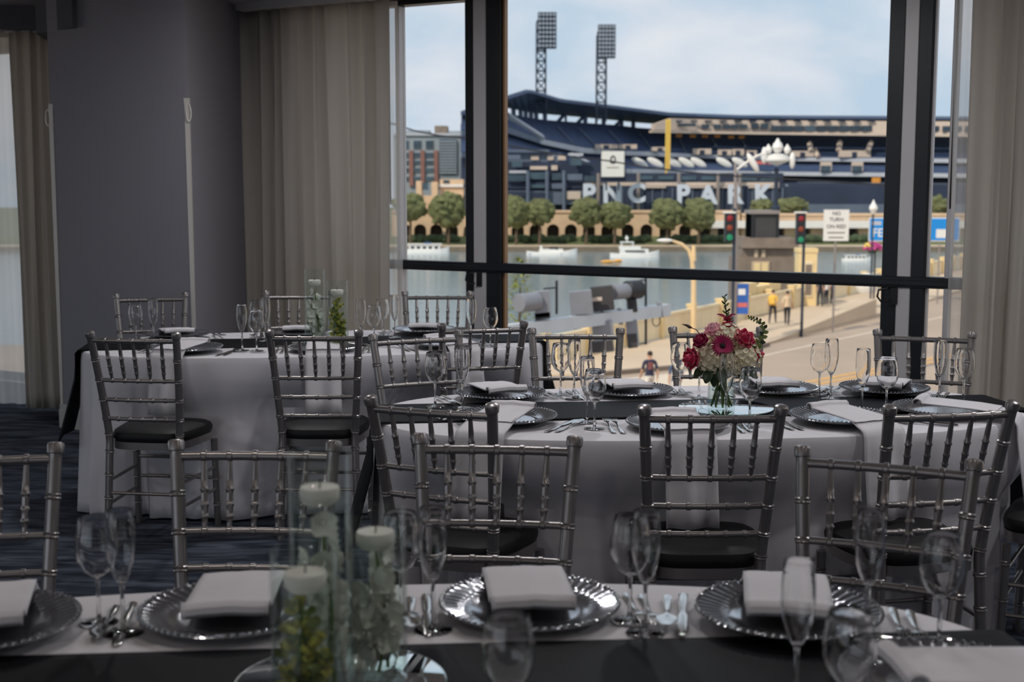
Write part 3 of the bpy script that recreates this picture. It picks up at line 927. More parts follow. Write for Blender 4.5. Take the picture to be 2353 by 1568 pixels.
setting(T3, tn, 405, 775, (-1.98, 7.35), 'far left seat by the pillar', 24)
setting(T3, tn, 684, 764, (-1.232, 7.52), 'far middle seat by the curtain', 25)
setting(T3, tn, 975, 766, (-.43, 7.50), 'far right seat by the window', 26)
tn = 'foreground table'
setting(T1, tn, -34, 1405, (-1.2, 2.97), 'far left seat', 31, cut=False)
setting(T1, tn, 545, 1376, (-.60, 3.04), 'second far seat from the left', 32)
setting(T1, tn, 1205, 1355, (-.02, 3.11), 'far middle seat', 33)
setting(T1, tn, 1805, 1388, (.62, 3.0), 'far right seat', 34)
setting(T1, tn, 2175, 1595, (1.6, 1.93), 'right end seat', 35, hang=False)

gg = 'glasses on the bouquet table'
for k, px, py, lab in [('wine', 1000, 935, 'wine glass left of the far left plate'), ('flute', 1063, 938, 'champagne flute in front of the far left plate'),
    ('wine', 1288, 907, 'wine glass of the pair before the left backlit chair'), ('flute', 1319, 918, 'champagne flute of the pair before the left backlit chair'),
    ('flute', 1349, 972, 'tall flute in front of the left near plate'), ('wine', 1366, 986, 'wine glass just right of the left near plate'),
    ('wine', 1562, 905, 'wine glass immediately left of the bouquet'), ('flute', 1606, 915, 'flute half hidden behind the left side of the bouquet'),
    ('flute', 1668, 962, 'champagne flute standing before the bouquet vase'), ('wine', 1722, 981, 'wine glass standing right of the flute before the bouquet'),
    ('wine', 1882, 909, 'wine glass of the pair against the road, right of the bouquet'), ('flute', 1908, 917, 'champagne flute of the pair against the road, right of bouquet'),
    ('flute', 1980, 948, 'champagne flute above the right near napkin'), ('wine', 2036, 951, 'wine glass above the right near napkin'),
    ('flute', 2157, 922, 'champagne flute in front of the chair by the right curtain'), ('wine', 2213, 925, 'rightmost wine glass beside the right curtain')]:
    glass(k, px, py, T2, 'clear ' + lab, gg)
gg = 'glasses on the rear table'
for k, px, py, lab in [('wine', 313, 787, 'wine glass in front of the chair by the pillar'), ('flute', 354, 788, 'flute in front of the chair by the pillar'),
    ('flute', 557, 806, 'flute of the glasses left of the candle vases'), ('wine', 590, 807, 'wine glass in front, left of the candle vases'), ('wine', 590, 776, 'wine glass behind, left of the candle vases'), ('flute', 611, 784, 'tall flute nearest the candle vases on their left'),
    ('flute', 830, 792, 'flute just right of the candle vases'), ('wine', 860, 793, 'wine glass just right of the candle vases'), ('wine', 880, 772, 'wine glass before the left edge of the window'), ('flute', 907, 776, 'champagne flute before the left edge of the window'),
    ('flute', 1083, 788, 'flute before the window mullion'), ('wine', 1127, 797, 'wine glass nearest the window mullion')]:
    glass(k, px, py, T3, 'clear %s, rear table' % lab, gg)
gg = 'glasses on the foreground table'
for k, px, py, lab in [('wine', 228, 1432, 'wine glass left of the vases'), ('flute', 284, 1455, 'flute left of the vases'), ('flute', 995, 1448, 'flute right of the vases'), ('wine', 922, 1418, 'wine glass partly behind the vases'),
    ('wine', 1447, 1428, 'wine glass between the two bright plates'), ('flute', 1482, 1456, 'champagne flute between the two bright plates'),
    ('flute', 1992, 1462, 'flute in front of the right blurred chair'), ('wine', 2157, 1486, 'wine glass farthest right'), ('flute', 1828, 1618, 'champagne flute low at the right'), ('wine', 1168, 1725, 'wine glass rim at the bottom edge'),
    ('wine', 1945, 1712, 'wine glass at bottom right')]:
    glass(k, px, py, T1, 'blurred %s on the foreground table' % lab, gg)

# ---- mirrors, cylinder vases, candles
def mirror(T, c, label):
    m_ = thing('round_mirror', label, 'mirror', (c.x, c.y, ZRUN), 0, 'round centrepiece mirrors')
    MB().lathe([(.1585, 0), (.160, .0015), (.160, .0035), (.158, .0042), (.0004, .0042)], 64).build('mirror_glass', 'mirror', m_)
    MB().lathe([(.0004, 0.0001), (.1605, .0001), (.1612, .002), (.1605, .0036), (.1598, .0036)], 64).build('edge', 'mirror_edge', m_)
    return ZRUN + .0044
def cyl_vase(c, z, h, r, label, group, water=0.82):
    v = thing('cylinder_vase', label, 'vase', (c[0], c[1], z), 0, group)
    th = .0028
    MB().lathe([(.0004, 0), (r - .003, 0), (r, .003), (r, h - .001), (r - th * .5, h + .0008), (r - th, h - .001), (r - th, .014), (r - th - .004, .010), (.0004, .010)], 40).build('glass', 'vase_glass', v)
    MB().lathe([(.0004, .0107), (r - th - .0048, .0107), (r - th - .0006, .0147), (r - th - .0006, h * water), (.0004, h * water)], 40).build('water', 'water', v)
    return z + h * water
def candle(c, z, label, r=.030):
    cd = thing('floating_candle', label, 'candle', (c[0], c[1], z - .012), 0, 'floating candles')
    MB().lathe([(.0004, 0), (r * .7, 0), (r * .95, .008), (r, .020), (r * .93, .026), (r * .5, .0235), (.0004, .0235)], 24).build('wax', 'candle_wax', cd)
    MB().tube([(0, 0, .023), (.001, 0, .037)], .0012, 6).build('wick', 'wick', cd)
def petal(mb, c, d, up, L, w, curl, mi=0, nu=5, nv=4, tip=1.0):
    """a curved petal from c along d, cupped towards up"""
    d = Vector(d).normalized(); up = Vector(up); up = (up - d * up.dot(d)).normalized(); sd = d.cross(up)
    c = Vector(c)
    def fn(s, t):
        ww = w * (sin(pi * (.12 + .80 * s) ** tip)) * 1.0
        x = (t - .5) * 2
        return c + d * (L * s) + sd * (ww * x) + up * (curl * L * s * s + .25 * w * x * x)
    mb.grid(fn, nu, nv, mi)
def flower_stem_spray(v, rnd, z0, z1, r, mnames, blooms, leafy):
    pass
def submerged(c, z0, h, r, label, kind, seed):
    rnd = random.Random(seed)
    t = thing('flower_spray', label, 'flowers', (c[0], c[1], z0 + .012), 0, 'flowers inside the cylinder vases')
    R_ = r - .010
    for st_ in range(3):
        pts = []
        a0 = 2.1 * st_ + rnd.uniform(0, 1); h_ = h * (1 - .22 * st_)
        for i in range(9):
            s = i / 8; q = R_ * .45 * (1 - .2 * s)
            pts.append(Vector((q * cos(a0 + 1.4 * s), q * sin(a0 + 1.4 * s), h_ * s)))
        MB().tube(pts, [.003] * 8 + [.0015], 7).build('stem', 'stem_green', t)
        if kind == 'orchid':
            for k in range(10):
                p = pts[2 + (k * 6) // 9]; a = rnd.uniform(0, 6)
                mb = MB(); d0 = Vector((cos(a), sin(a), .2))
                s_ = Vector((-sin(a), cos(a), 0)); u_ = Vector((0, 0, 1))
                c0 = p + d0 * .006
                for q in range(5):
                    an = 2 * pi * q / 5 + .3
                    petal(mb, c0, s_ * cos(an) + u_ * sin(an) + d0 * .35, d0, .025, .013, .2)
                mb.ball(c0 + d0 * .004, .004, 6, 4)
                fl = mb.build('blossom', 'orchid_white', t)
        else:
            for k in range(8):
                p = pts[1 + (k * 7) // 8]
                for q in range(5):
                    a = rnd.uniform(0, 6.28); L = rnd.uniform(.012, R_ * .6)
                    e = p + Vector((cos(a) * L, sin(a) * L, rnd.uniform(-.005, .02)))
                    l2 = hypot(e.x, e.y)
                    if l2 > R_ * .9: e = Vector((e.x * R_ * .9 / l2, e.y * R_ * .9 / l2, e.z))
                    mb = MB(); mb.tube([p, e], .0012, 5)
                    mb.build('twig', 'stem_green', t)
                    mb = MB()
                    for w in range(4):
                        an = rnd.uniform(0, 6.28)
                        petal(mb, e, (cos(an), sin(an), rnd.uniform(.1, .9)), (0, 0, 1), .015, .0075, .3, nu=3, nv=2)
                    mb.build('blossom' if q else 'leaf', 'yellow_bloom' if q else 'leaf_light', t)
VR = .0475
gV = 'glass cylinder vases'
# foreground trio on a mirror
mc = gp(783, 1572, ZRUN); zb = mirror(T1, mc, 'round mirror under the foreground vases at the bottom edge')
def vat(px, py, h): return gp(px, py, zb + h)
vA = vat(733, 1040, .36); vB = vat(700, 1262, .255); vC = vat(862, 1172, .26)
for c, h, n_ in ((vA, .36, 'tallest blurred cylinder vase in the foreground, with floating candle'), (vB, .255, 'shortest blurred cylinder vase in front, with yellow-green flowers'), (vC, .26, 'middle-height blurred cylinder vase on the right of the foreground trio')):
    zw = cyl_vase(c, zb, h, VR, n_, gV)
    candle(c, zw, 'white floating candle in the ' + n_.split(' in ')[0].split(' on ')[0].replace('blurred ', 'foreground '))
submerged(vA, zb, .24, VR, 'white orchid stem inside the tallest foreground vase', 'orchid', 1)
submerged(vB, zb, .17, VR, 'yellow-green flower spray inside the shortest foreground vase', 'spray', 2)
submerged(vC, zb, .18, VR, 'white orchid stem inside the middle foreground vase', 'orchid', 3)
# rear pair
mc3 = gp(748, 788, ZRUN); zb = mirror(T3, mc3, 'round mirror under the candle vases on the rear table')
vD = vat(722, 619, .36); vE = vat(774, 645, .315)
for c, h, n_ in ((vD, .36, 'taller clear cylinder vase on the rear table, left of two'), (vE, .315, 'shorter clear cylinder vase on the rear table, right of two')):
    zw = cyl_vase(c, zb, h, .051, n_, gV)
    candle(c, zw, 'white floating candle in the %s vase of the rear table' % n_.split(' ')[0])
submerged(vD, zb, .24, .051, 'white orchid stem inside the taller rear vase', 'orchid', 4)
submerged(vE, zb, .22, .051, 'yellow flower spray inside the shorter rear vase', 'spray', 5)

# ---- the bouquet on its mirror
mc = gp(1668, 938, ZRUN); zb = mirror(T2, mc, 'round mirror under the flower bouquet')
vc = gp(1657, 941, zb)
VH = .135
cyl_vase((vc.x, vc.y), zb, VH, .046, 'small clear glass vase holding the pink bouquet', gV, .7)
BQ = thing('bouquet', 'bouquet of pink roses, gerbera and cream hydrangea in a glass vase', 'bouquet', (vc.x, vc.y, zb), 0)
PXM = F / vc.y * 1.0
def bpos(px, py, dy):         # offset inside the bouquet
    d = dp(px, py, vc.y + dy)
    return Vector((d.x - vc.x, dy, d.z - zb))
rnd = random.Random(5)
for k in range(9):
    a = 2 * pi * k / 9; e = Vector((.035 * cos(a + 2.6), .035 * sin(a + 2.6), .012)); s = Vector((.03 * cos(a), .03 * sin(a), VH + .05))
    MB().tube([e, e.lerp(s, .5) + Vector((.004 * cos(3 * a), .004 * sin(2 * a), 0)), s], [.0032, .0035, .004], 7).build('stem', 'stem_green', BQ)
def rose(c, r, axis, mname):
    axis = Vector(axis).normalized(); M = axis.to_track_quat('Z', 'Y').to_matrix()
    mb = MB()
    mb.ball(c, (r * .55, r * .55, r * .62), 12, 8, M=M)
    for ring, (n, rad, hgt, w, out_) in enumerate([(3, .22, .35, .42, .10), (5, .42, .15, .55, .22), (6, .62, -.05, .62, .42), (7, .78, -.25, .62, .75)]):
        for q in range(n):
            a = 2 * pi * q / n + ring * .7
            base = Vector((cos(a) * rad * r * .55, sin(a) * rad * r * .55, (-.55 + .1 * (3 - ring)) * r))
            dr = Vector((cos(a) * out_, sin(a) * out_, 1.0)); up = Vector((-cos(a), -sin(a), .3))
            petal(mb, Vector(c) + M @ base, M @ dr, M @ up, r * (1.15 + hgt * .4), r * w, -.15 if ring > 1 else .12, tip=.72)
    o = mb.build('rose', mname, BQ); solidify(o, .0012)
    return o
def hydrangea(c, r, seed, mname='hydrangea'):
    rr = random.Random(seed); mb = MB()
    mb.ball(c, r * .78, 12, 8)
    n = 70
    for i in range(n):
        z = 1 - 2 * (i + .5) / n; a = i * 2.39996
        d = Vector((sqrt(1 - z * z) * cos(a), sqrt(1 - z * z) * sin(a), z))
        p = Vector(c) + d * r * rr.uniform(.84, 1.0)
        t1 = d.cross(Vector((.3, .2, .9))).normalized(); t2 = d.cross(t1); q0 = rr.uniform(0, 1.5)
        for q in range(4):
            an = q0 + q * pi / 2
            petal(mb, p, t1 * cos(an) + t2 * sin(an) + d * .35, d, .0115, .0072, .1, nu=2, nv=2)
    return mb.build('hydrangea', mname, BQ)
hydrangea(bpos(1634, 825, -.03), .050, 1); hydrangea(bpos(1712, 822, -.035), .052, 2); hydrangea(bpos(1668, 778, -.01), .050, 3)
hydrangea(bpos(1665, 815, .05), .060, 4); hydrangea(bpos(1625, 800, .035), .045, 5); hydrangea(bpos(1715, 800, .04), .045, 6)
hydrangea(bpos(1690, 838, -.045), .035, 7)
rose(bpos(1611, 785, -.05), .026, (-.5, -.7, .6), 'rose_dark')
rose(bpos(1710, 779, -.045), .034, (.35, -.7, .6), 'rose_pink')
rose(bpos(1591, 824, -.04), .034, (-.75, -.5, .05), 'rose_pink')
rose(bpos(1640, 760, -.015), .030, (-.25, -.4, .9), 'blush')
rose(bpos(1738, 815, .0), .026, (.9, -.2, .1), 'rose_pink')
rose(bpos(1730, 795, .01), .022, (.8, -.1, .4), 'blush')
# gerbera
gc = bpos(1660, 795, -.085); ax = Vector((.12, -1, .28)).normalized(); M = ax.to_track_quat('Z', 'Y').to_matrix()
mb = MB()
for ring, (n, L, w, up) in enumerate([(26, .036, .0048, .12), (22, .030, .0044, .3)]):
    for q in range(n):
        a = 2 * pi * (q + .5 * ring) / n
        petal(mb, gc + M @ Vector((cos(a) * .004, sin(a) * .004, .001 * ring)), M @ Vector((cos(a), sin(a), up)), M @ Vector((0, 0, 1)), L, w, -.05, nu=4, nv=2, tip=.8)
g_ = mb.build('gerbera', 'gerbera', BQ)
MB().ball(gc + ax * .004, (.0095, .0095, .005), 14, 8, M=M).build('flower_eye', 'gerbera_eye', g_)
# snapdragon spike
sp = [bpos(1672, 770, .0), bpos(1672, 740, .0), bpos(1668, 712, .0), bpos(1664, 682, .0)]
MB().tube(sp, [.004, .0035, .0022, .001], 7).build('stem', 'leaf_dark', BQ)
for k in range(9):
    a = k * 2.4; p = sp[0].lerp(sp[1], k / 8) + Vector((0, 0, .012)); mb = MB()
    for q in range(5):
        an = a + (q - 2) * .5
        petal(mb, p, (cos(an), sin(an) * .8, .55 + .2 * sin(q)), (0, 0, 1), .024 - .001 * k, .010, -.25)
    mb.build('snapdragon_bloom', 'snapdragon', BQ)
for sx in (-1, 1):
    mb = MB(); petal(mb, bpos(1670, 732, -.005), (sx * .8, -.1, .7), (sx * -.2, -.5, .5), .032, .007, -.5); mb.build('snapdragon_bloom', 'rose_dark', BQ)
for k in range(14):
    s = k / 13; p = sp[1].lerp(sp[3], s); a = k * 2.4
    d = Vector((cos(a), sin(a), .9)); L = .016 * (1 - .35 * s)
    mb = MB(); mb.tube([p, p + d * L * .4, p + d * L * .8, p + d * L], [.0012, .0042 * (1 - .4 * s), .0040 * (1 - .4 * s), .0008], 6)
    mb.build('bud', 'leaf_dark' if k % 2 else 'leaf_light', BQ)
# arching green sprig on the right, brown bud on the left
sg = [bpos(1735, 800, -.02), bpos(1750, 780, -.02), bpos(1757, 757, -.02), bpos(1748, 740, -.02), bpos(1732, 733, -.02), bpos(1720, 729, -.02)]
MB().tube(sg, [.002, .002, .0018, .0015, .0012, .001], 6).build('sprig', 'stem_green', BQ)
for k in range(22):
    s = k / 21 * 4.99; i = int(s); p = sg[i].lerp(sg[i + 1], s - i); side = 1 if k % 2 else -1
    dd = (sg[i + 1] - sg[i]).normalized(); nn = Vector((dd.z, 0, -dd.x)) * side
    L = .022 * (1 - .13 * s)
    mb = MB(); petal(mb, p, nn + dd * .5 + Vector((0, -.4, 0)), (0, -1, .2), L, L * .38, .1, nu=4, nv=2); mb.build('leaf', 'leaf_light' if k % 3 else 'leaf_dark', BQ)
sb = [bpos(1608, 768, -.03), bpos(1600, 758, -.03), bpos(1590, 754, -.03)]
MB().tube(sb, .0016, 6).build('sprig', 'brown_bud', BQ)
MB().tube([bpos(1592, 755, -.03), bpos(1585, 752, -.03), bpos(1578, 748, -.03), bpos(1566, 745, -.03)], [.001, .0075, .006, .0006], 8, flat=.7).build('bud', 'brown_bud', BQ)
for px, py, dy, d, L, w in [(1630, 850, -.05, (-.3, -.5, -.8), .05, .017), (1655, 848, -.055, (.1, -.5, -.8), .055, .02), (1695, 850, -.05, (.5, -.4, -.6), .05, .016), (1615, 845, -.03, (-.6, -.3, -.6), .045, .014),
                            (1720, 850, -.02, (.6, -.2, -.5), .045, .015), (1640, 852, -.03, (0, -.3, -1), .055, .015)]:
    mb = MB(); petal(mb, bpos(px, py, dy), d, (0, -1, .6), L, w, -.1, nu=6, nv=4); solidify(mb.build('leaf', 'leaf_dark', BQ), .0008)

# ================================================================ OUTSIDE
mat('asphalt', (176, 156, 138), 0.85, var=0.10, scale=0.25, bump=0.1, bscale=6)
mat('sidewalk', (206, 184, 158), 0.85, var=0.07, scale=0.5, bump=0.1, bscale=6)
mat('kerb', (120, 106, 94), 0.85, var=0.12, scale=1.5)
mat('lane_yellow', (222, 168, 92), 0.8, var=0.08, scale=3)
mat('lane_white', (216, 200, 180), 0.8, var=0.08, scale=3)
mat('bank_grass', (96, 104, 66), 0.9, var=0.25, scale=0.4)
mat('path_stone', (196, 176, 152), 0.85, var=0.08, scale=0.5)
mat('quay_wall', (120, 108, 92), 0.85, var=0.2, scale=0.5)
mat('arcade_stone', (214, 184, 152), 0.85, var=0.09, scale=0.4)
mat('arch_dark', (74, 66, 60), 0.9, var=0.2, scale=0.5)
mat('foliage', (98, 102, 64), 0.85, var=0.4, scale=0.9, bump=1.0, bscale=2.5)
mat('foliage_dark', (64, 80, 52), 0.9, var=0.35, scale=0.8, bump=1.0, bscale=2.0)
mat('foliage_lime', (150, 156, 72), 0.8, var=0.35, scale=6, bump=0.6, bscale=14)
mat('trunk', (96, 82, 66), 0.9, var=0.2, scale=2)
mat('navy_roof', (70, 88, 118), 0.6, var=0.06, scale=0.05)
mat('navy_seats', (54, 72, 106), 0.75, var=0.14, scale=0.25)
mat('navy_dark', (44, 54, 76), 0.8, var=0.2, scale=0.12)
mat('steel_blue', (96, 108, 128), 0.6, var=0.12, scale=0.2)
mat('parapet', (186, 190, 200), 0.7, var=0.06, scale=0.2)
mat('press_stone', (206, 188, 174), 0.8, var=0.06, scale=0.2)
mat('press_glass', (44, 60, 74), 0.25, var=0.3, scale=0.15)
mat('white_paint', (232, 230, 226), 0.5, var=0.03, scale=1)
mat('letter_white', (206, 214, 228), 0.5, var=0.03, scale=1)
mat('orange_sign', (226, 150, 60), 0.6, var=0.1, scale=1)
mat('red_sign', (214, 112, 104), 0.6, var=0.1, scale=1)
mat('foul_yellow', (236, 196, 92), 0.5, var=0.05, scale=0.5)
mat('mast_dark', (44, 56, 74), 0.6, metal=0.3, var=0.1, scale=0.5)
mat('lamp_face', (150, 160, 174), 0.3, var=0.1, scale=1)
mat('office_grey', (150, 158, 166), 0.7, var=0.06, scale=0.3)
mat('office_brick', (146, 104, 96), 0.8, var=0.12, scale=0.8)
mat('office_glass', (70, 92, 106), 0.2, var=0.25, scale=0.3)
mat('office_glass_dark', (58, 76, 90), 0.2, var=0.3, scale=0.6)
mat('boat_white', (236, 234, 230), 0.35, var=0.02)
mat('boat_blue', (40, 84, 130), 0.35, var=0.1)
mat('boat_window', (40, 46, 54), 0.2, var=0.1)
mat('kayak', (236, 168, 60), 0.4, var=0.1)
mat('bridge_cream', (236, 218, 182), 0.7, var=0.07, scale=1.2)
mat('bridge_gold', (234, 208, 156), 0.7, var=0.07, scale=1.2)
mat('pylon_stone', (134, 120, 108), 0.9, var=0.18, scale=1.2, bump=0.3, bscale=3)
mat('pylon_dark', (66, 64, 66), 0.8, var=0.12, scale=1.0)
mat('lamp_gold', (232, 202, 156), 0.5, var=0.06, scale=2)
mat('pole_grey', (150, 140, 136), 0.5, metal=0.2, var=0.06, scale=2)
mat('signal_grey', (136, 138, 146), 0.5, metal=0.2, var=0.08, scale=2)
mat('beam_grey', (200, 206, 212), 0.45, metal=0.3, var=0.06, scale=1.5)
mat('signal_black', (30, 32, 38), 0.5, var=0.1)
mat('lens_red', (150, 30, 44), 0.3, var=0.1)
mat('lens_amber', (140, 62, 40), 0.3, var=0.1)
emit('lens_green', (30, 160, 110), 0.7)
mat('sign_blue', (20, 140, 222), 0.5, var=0.03)
mat('sign_ink', (56, 56, 60), 0.6, var=0.05)
mat('banner_blue', (48, 96, 176), 0.6, var=0.2, scale=2)
mat('petunia', (206, 70, 150), 0.7, var=0.3, scale=4)
mat('petunia_yellow', (232, 206, 110), 0.7, var=0.2, scale=4)
mat('skin', (206, 160, 132), 0.6, var=0.05)
mat('hair_dark', (48, 38, 34), 0.7, var=0.1)
mat('shirt_navy', (44, 46, 72), 0.8, var=0.1)
mat('shirt_orange_print', (140, 84, 84), 0.8, var=0.1)
mat('shorts_light', (222, 214, 204), 0.8, var=0.05)
mat('shirt_yellow', (236, 190, 84), 0.8, var=0.08)
mat('trousers_dark', (40, 44, 58), 0.8, var=0.1)
mat('cloth_black', (34, 36, 48), 0.8, var=0.1)
mat('shirt_tan', (222, 196, 164), 0.8, var=0.06)
mat('shirt_white', (226, 222, 220), 0.8, var=0.05)
mat('jeans', (66, 84, 116), 0.8, var=0.1)

# river water
m, t, b = nodes_of('river_water')
b.inputs['Base Color'].default_value = lin((132, 150, 158)); b.inputs['Roughness'].default_value = 0.12
tc = t.nodes.new('ShaderNodeTexCoord'); mp = t.nodes.new('ShaderNodeMapping'); mp.inputs['Scale'].default_value = (.25, .8, 1)
n = t.nodes.new('ShaderNodeTexNoise'); n.inputs['Scale'].default_value = 1.6; n.inputs['Detail'].default_value = 5
bp = t.nodes.new('ShaderNodeBump'); bp.inputs['Strength'].default_value = 0.55; bp.inputs['Distance'].default_value = 0.12
t.links.new(tc.outputs['Object'], mp.inputs[0]); t.links.new(mp.outputs[0], n.inputs['Vector'])
t.links.new(n.outputs['Fac'], bp.inputs['Height']); t.links.new(bp.outputs['Normal'], b.inputs['Normal'])

ZW, ZST = -12.0, -5.6
mb = MB(); mb.add([(-500, 30, ZW), (600, 30, ZW), (600, 300, ZW), (-500, 300, ZW)], [(0, 1, 2, 3)])
tag(mb.build('river', 'river_water', smooth=False), 'calm grey-green river below the stadium', None, kind='structure')
# far bank: quay wall, path, grass slope, ground behind
YB = 274.0; ZP = -10.9
mb = MB(); mb.box((-500, YB, ZW - 1), (600, YB + .8, ZP))
tag(mb.build('quay_wall', 'quay_wall', smooth=False), 'low stone quay wall at the far river bank', None, kind='structure')
mb = MB(); mb.box((-500, YB + .8, ZW - 1), (600, 284, ZP - .05))
tag(mb.build('river_walk', 'path_stone', smooth=False), 'pale riverside walk on the far bank', None, kind='structure')
mb = MB(); mb.add([(-500, 284, ZP - .05), (600, 284, ZP - .05), (600, 291, -9.4), (-500, 291, -9.4), (-500, 700, -9.4), (600, 700, -9.4)], [(0, 1, 2, 3), (3, 2, 5, 4)])
tag(mb.build('bank_ground', 'bank_grass', smooth=False), 'green bank below the stadium', None, kind='structure')

# ---- arcade wall with arches
def arcade(px0, px1, py_top, py_spring, py_base, arches, Y, label):
    a, b_ = dp(px0, 500, Y), dp(px1, 500, Y)
    zt, zb_ = dp(1200, py_top, Y).z, dp(1200, py_base, Y).z
    r_ = thing('arcade_wall', label, 'wall', ((a.x + b_.x) / 2, Y, zb_), 0, 'arcade walls on the far bank')
    cx = (a.x + b_.x) / 2
    mb = MB()
    xs = sorted(arches)
    H = zt - zb_; L0, L1 = a.x - cx, b_.x - cx
    hw = 1.38; zs = dp(1200, py_spring, Y).z - zb_
    # wall built as strips between and above the arch openings
    cur = L0
    for px in xs:
        x = dp(px, 500, Y).x - cx
        mb.box((cur, 0, 0), (x - hw, 3, H))
        n = 10
        pts = [(x + hw * cos(pi - pi * i / n), zs + hw * sin(pi * i / n) * .95) for i in range(n + 1)]
        vs_ = []
        for (qx, qz) in pts: vs_ += [(qx, 0, qz), (qx, 0, H), (qx, 3, qz), (qx, 3, H)]
        fs = []
        for i in range(n):
            o = i * 4; fs += [(o, o + 4, o + 5, o + 1), (o + 2, o + 3, o + 7, o + 6), (o, o + 2, o + 6, o + 4), (o + 1, o + 5, o + 7, o + 3)]
        mb.add(vs_, fs)
        cur = x + hw
    mb.box((cur, 0, 0), (L1, 3, H))
    mb.build('wall', 'arcade_stone', r_, smooth=False)
    for px in xs:
        x = dp(px, 500, Y).x - cx
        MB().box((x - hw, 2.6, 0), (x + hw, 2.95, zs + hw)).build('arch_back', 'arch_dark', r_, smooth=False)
    MB().box((L0, -.3, H), (L1, 3.3, H + .5)).build('coping', 'arcade_stone', r_, smooth=False)
    return r_
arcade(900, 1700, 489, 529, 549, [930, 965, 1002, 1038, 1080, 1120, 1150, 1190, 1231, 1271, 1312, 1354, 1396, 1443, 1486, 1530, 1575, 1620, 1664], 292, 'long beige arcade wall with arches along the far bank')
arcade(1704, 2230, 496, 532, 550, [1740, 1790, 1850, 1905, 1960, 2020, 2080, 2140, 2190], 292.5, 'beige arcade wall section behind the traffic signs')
# pale concrete ledge above the right part of the arcade
mb = MB(); p0, p1 = dp(1620, 517, 291), dp(2230, 517, 291)
mb.box((p0.x, 290.6, p0.z - .7), (p1.x, 291.9, p0.z + .9))
tag(mb.build('white_ledge', 'white_paint', smooth=False), 'long pale ledge in front of the right arcade', 'ledge')

# ---- trees
def blob_tree(px, py, rx, rz, Y, label, mname='foliage', trunk_px=None, seed=0, zg=-10.9):
    rr = random.Random(seed); c = dp(px, py, Y); s = Y / F
    t = thing('tree', label, 'tree', (c.x, Y, zg), 0, 'trees on the far bank')
    mb = MB(); RX, RZ = rx * s * 1.12, rz * s * 1.05
    for i in range(54):
        a = i * 2.4; zz = 1 - 2 * (i + .5) / 54
        k = sqrt(max(0, 1 - zz * zz)) * .70
        q = (k * RX * cos(a) * rr.uniform(.8, 1.1), k * RX * sin(a) * rr.uniform(.8, 1.1), c.z - zg + zz * RZ * .66)
        r0 = RX * rr.uniform(.22, .40)
        o = len(mb.v); mb.ball(q, (r0, r0, r0 * RZ / RX * .95), 9, 6)
        for j in range(o, len(mb.v)):
            v = Vector(mb.v[j]); mb.v[j] = tuple(v + (v - Vector(q)) * 0.7 * noise.noise(v * 1.3 + Vector((seed, 0, 0))))
    mb.build('crown', mname, t)
    MB().tube([(0, 0, 0), (.1, 0, (c.z - zg) * .5), (0, .1, c.z - zg)], [.35, .28, .15], 7).build('trunk', 'trunk', t)
    return t
TL = [(942, 476, 34, 34, 'tree left of the beige tower behind the left pane'), (1030, 482, 38, 40, 'tree right of the beige tower behind the left pane'),
      (1186, 488, 32, 36, 'first tree right of the window mullion'), (1240, 487, 32, 30, 'second tree right of the window mullion'), (1347, 488, 34, 34, 'tree under the first letter of the stadium sign'),
      (1413, 494, 36, 32, 'tree under the second letter of the stadium sign'), (1533, 492, 38, 36, 'tree right of the sign gap, left of two'), (1606, 492, 36, 36, 'tree under the fourth letter of the stadium sign'),
      (1752, 478, 28, 20, 'small tree top above the stone pylon'), (1822, 476, 34, 22, 'broad tree top right of the ornate lamp post'), (2152, 478, 30, 28, 'tree above the blue sign in the right pane')]
for i, (px, py, rx, rz, lab) in enumerate(TL):
    blob_tree(px, py, rx, rz, 283 if i < 8 else 300, 'olive green ' + lab, 'foliage' if i > 1 else 'foliage', seed=i + 3)
# hedges at the foot of the arcade
for i, (a, b_) in enumerate([(925, 1055), (1160, 1315), (1345, 1490), (1518, 1690), (1840, 2000)]):
    p0, p1 = dp(a, 550, 286.5), dp(b_, 550, 286.5); mb = MB(); rr = random.Random(i)
    x = p0.x
    while x < p1.x:
        r0 = rr.uniform(.7, 1.15); mb.ball((x, 286.5 + rr.uniform(-.6, .6), -10.2 + r0 * .45), (r0, r0, r0 * .9), 8, 5); x += r0 * .8
    tag(mb.build('hedge', 'foliage_dark'), ['dark hedge behind the left pane', 'dark hedge left of the motor yacht', 'dark hedge behind the large motor yacht', 'dark hedge left of the stone pylon', 'dark hedge below the white traffic sign'][i] + ' on the far bank', 'hedge', 'hedges on the far bank')

# ---- office building and beige tower house behind the left pane
YO = 390.0; so = YO / F
ob = thing('office_building', 'grey office block with red brick piers beyond the river', 'building', (dp(985, 400, YO).x, YO, -9.4), 0)
ox = ob.location.x
def OX(px): return dp(px, 400, YO).x - ox
def OZ(py): return dp(985, py, YO).z + 9.4
MB().box((OX(905), 0, 0), (OX(1064), 18, OZ(312))).build('wall', 'office_grey', ob, smooth=False)
MB().box((OX(905), -.6, OZ(312)), (OX(1064), 18.5, OZ(306))).build('cornice', 'parapet', ob, smooth=False)
MB().box((OX(930), 4, OZ(306)), (OX(985), 14, OZ(298))).build('penthouse', 'office_grey', ob, smooth=False)
MB().box((OX(998), 3, OZ(306)), (OX(1027), 12, OZ(288))).build('plant_room', 'pylon_stone', ob, smooth=False)
MB().box((OX(1030), 3, OZ(306)), (OX(1060), 12, OZ(300))).build('plant_room', 'office_grey', ob, smooth=False)
for px in (946, 972, 1003):
    MB().box((OX(px - 5), -.8, OZ(428)), (OX(px + 4), 0, OZ(346))).build('brick_pier', 'office_brick', ob, smooth=False)
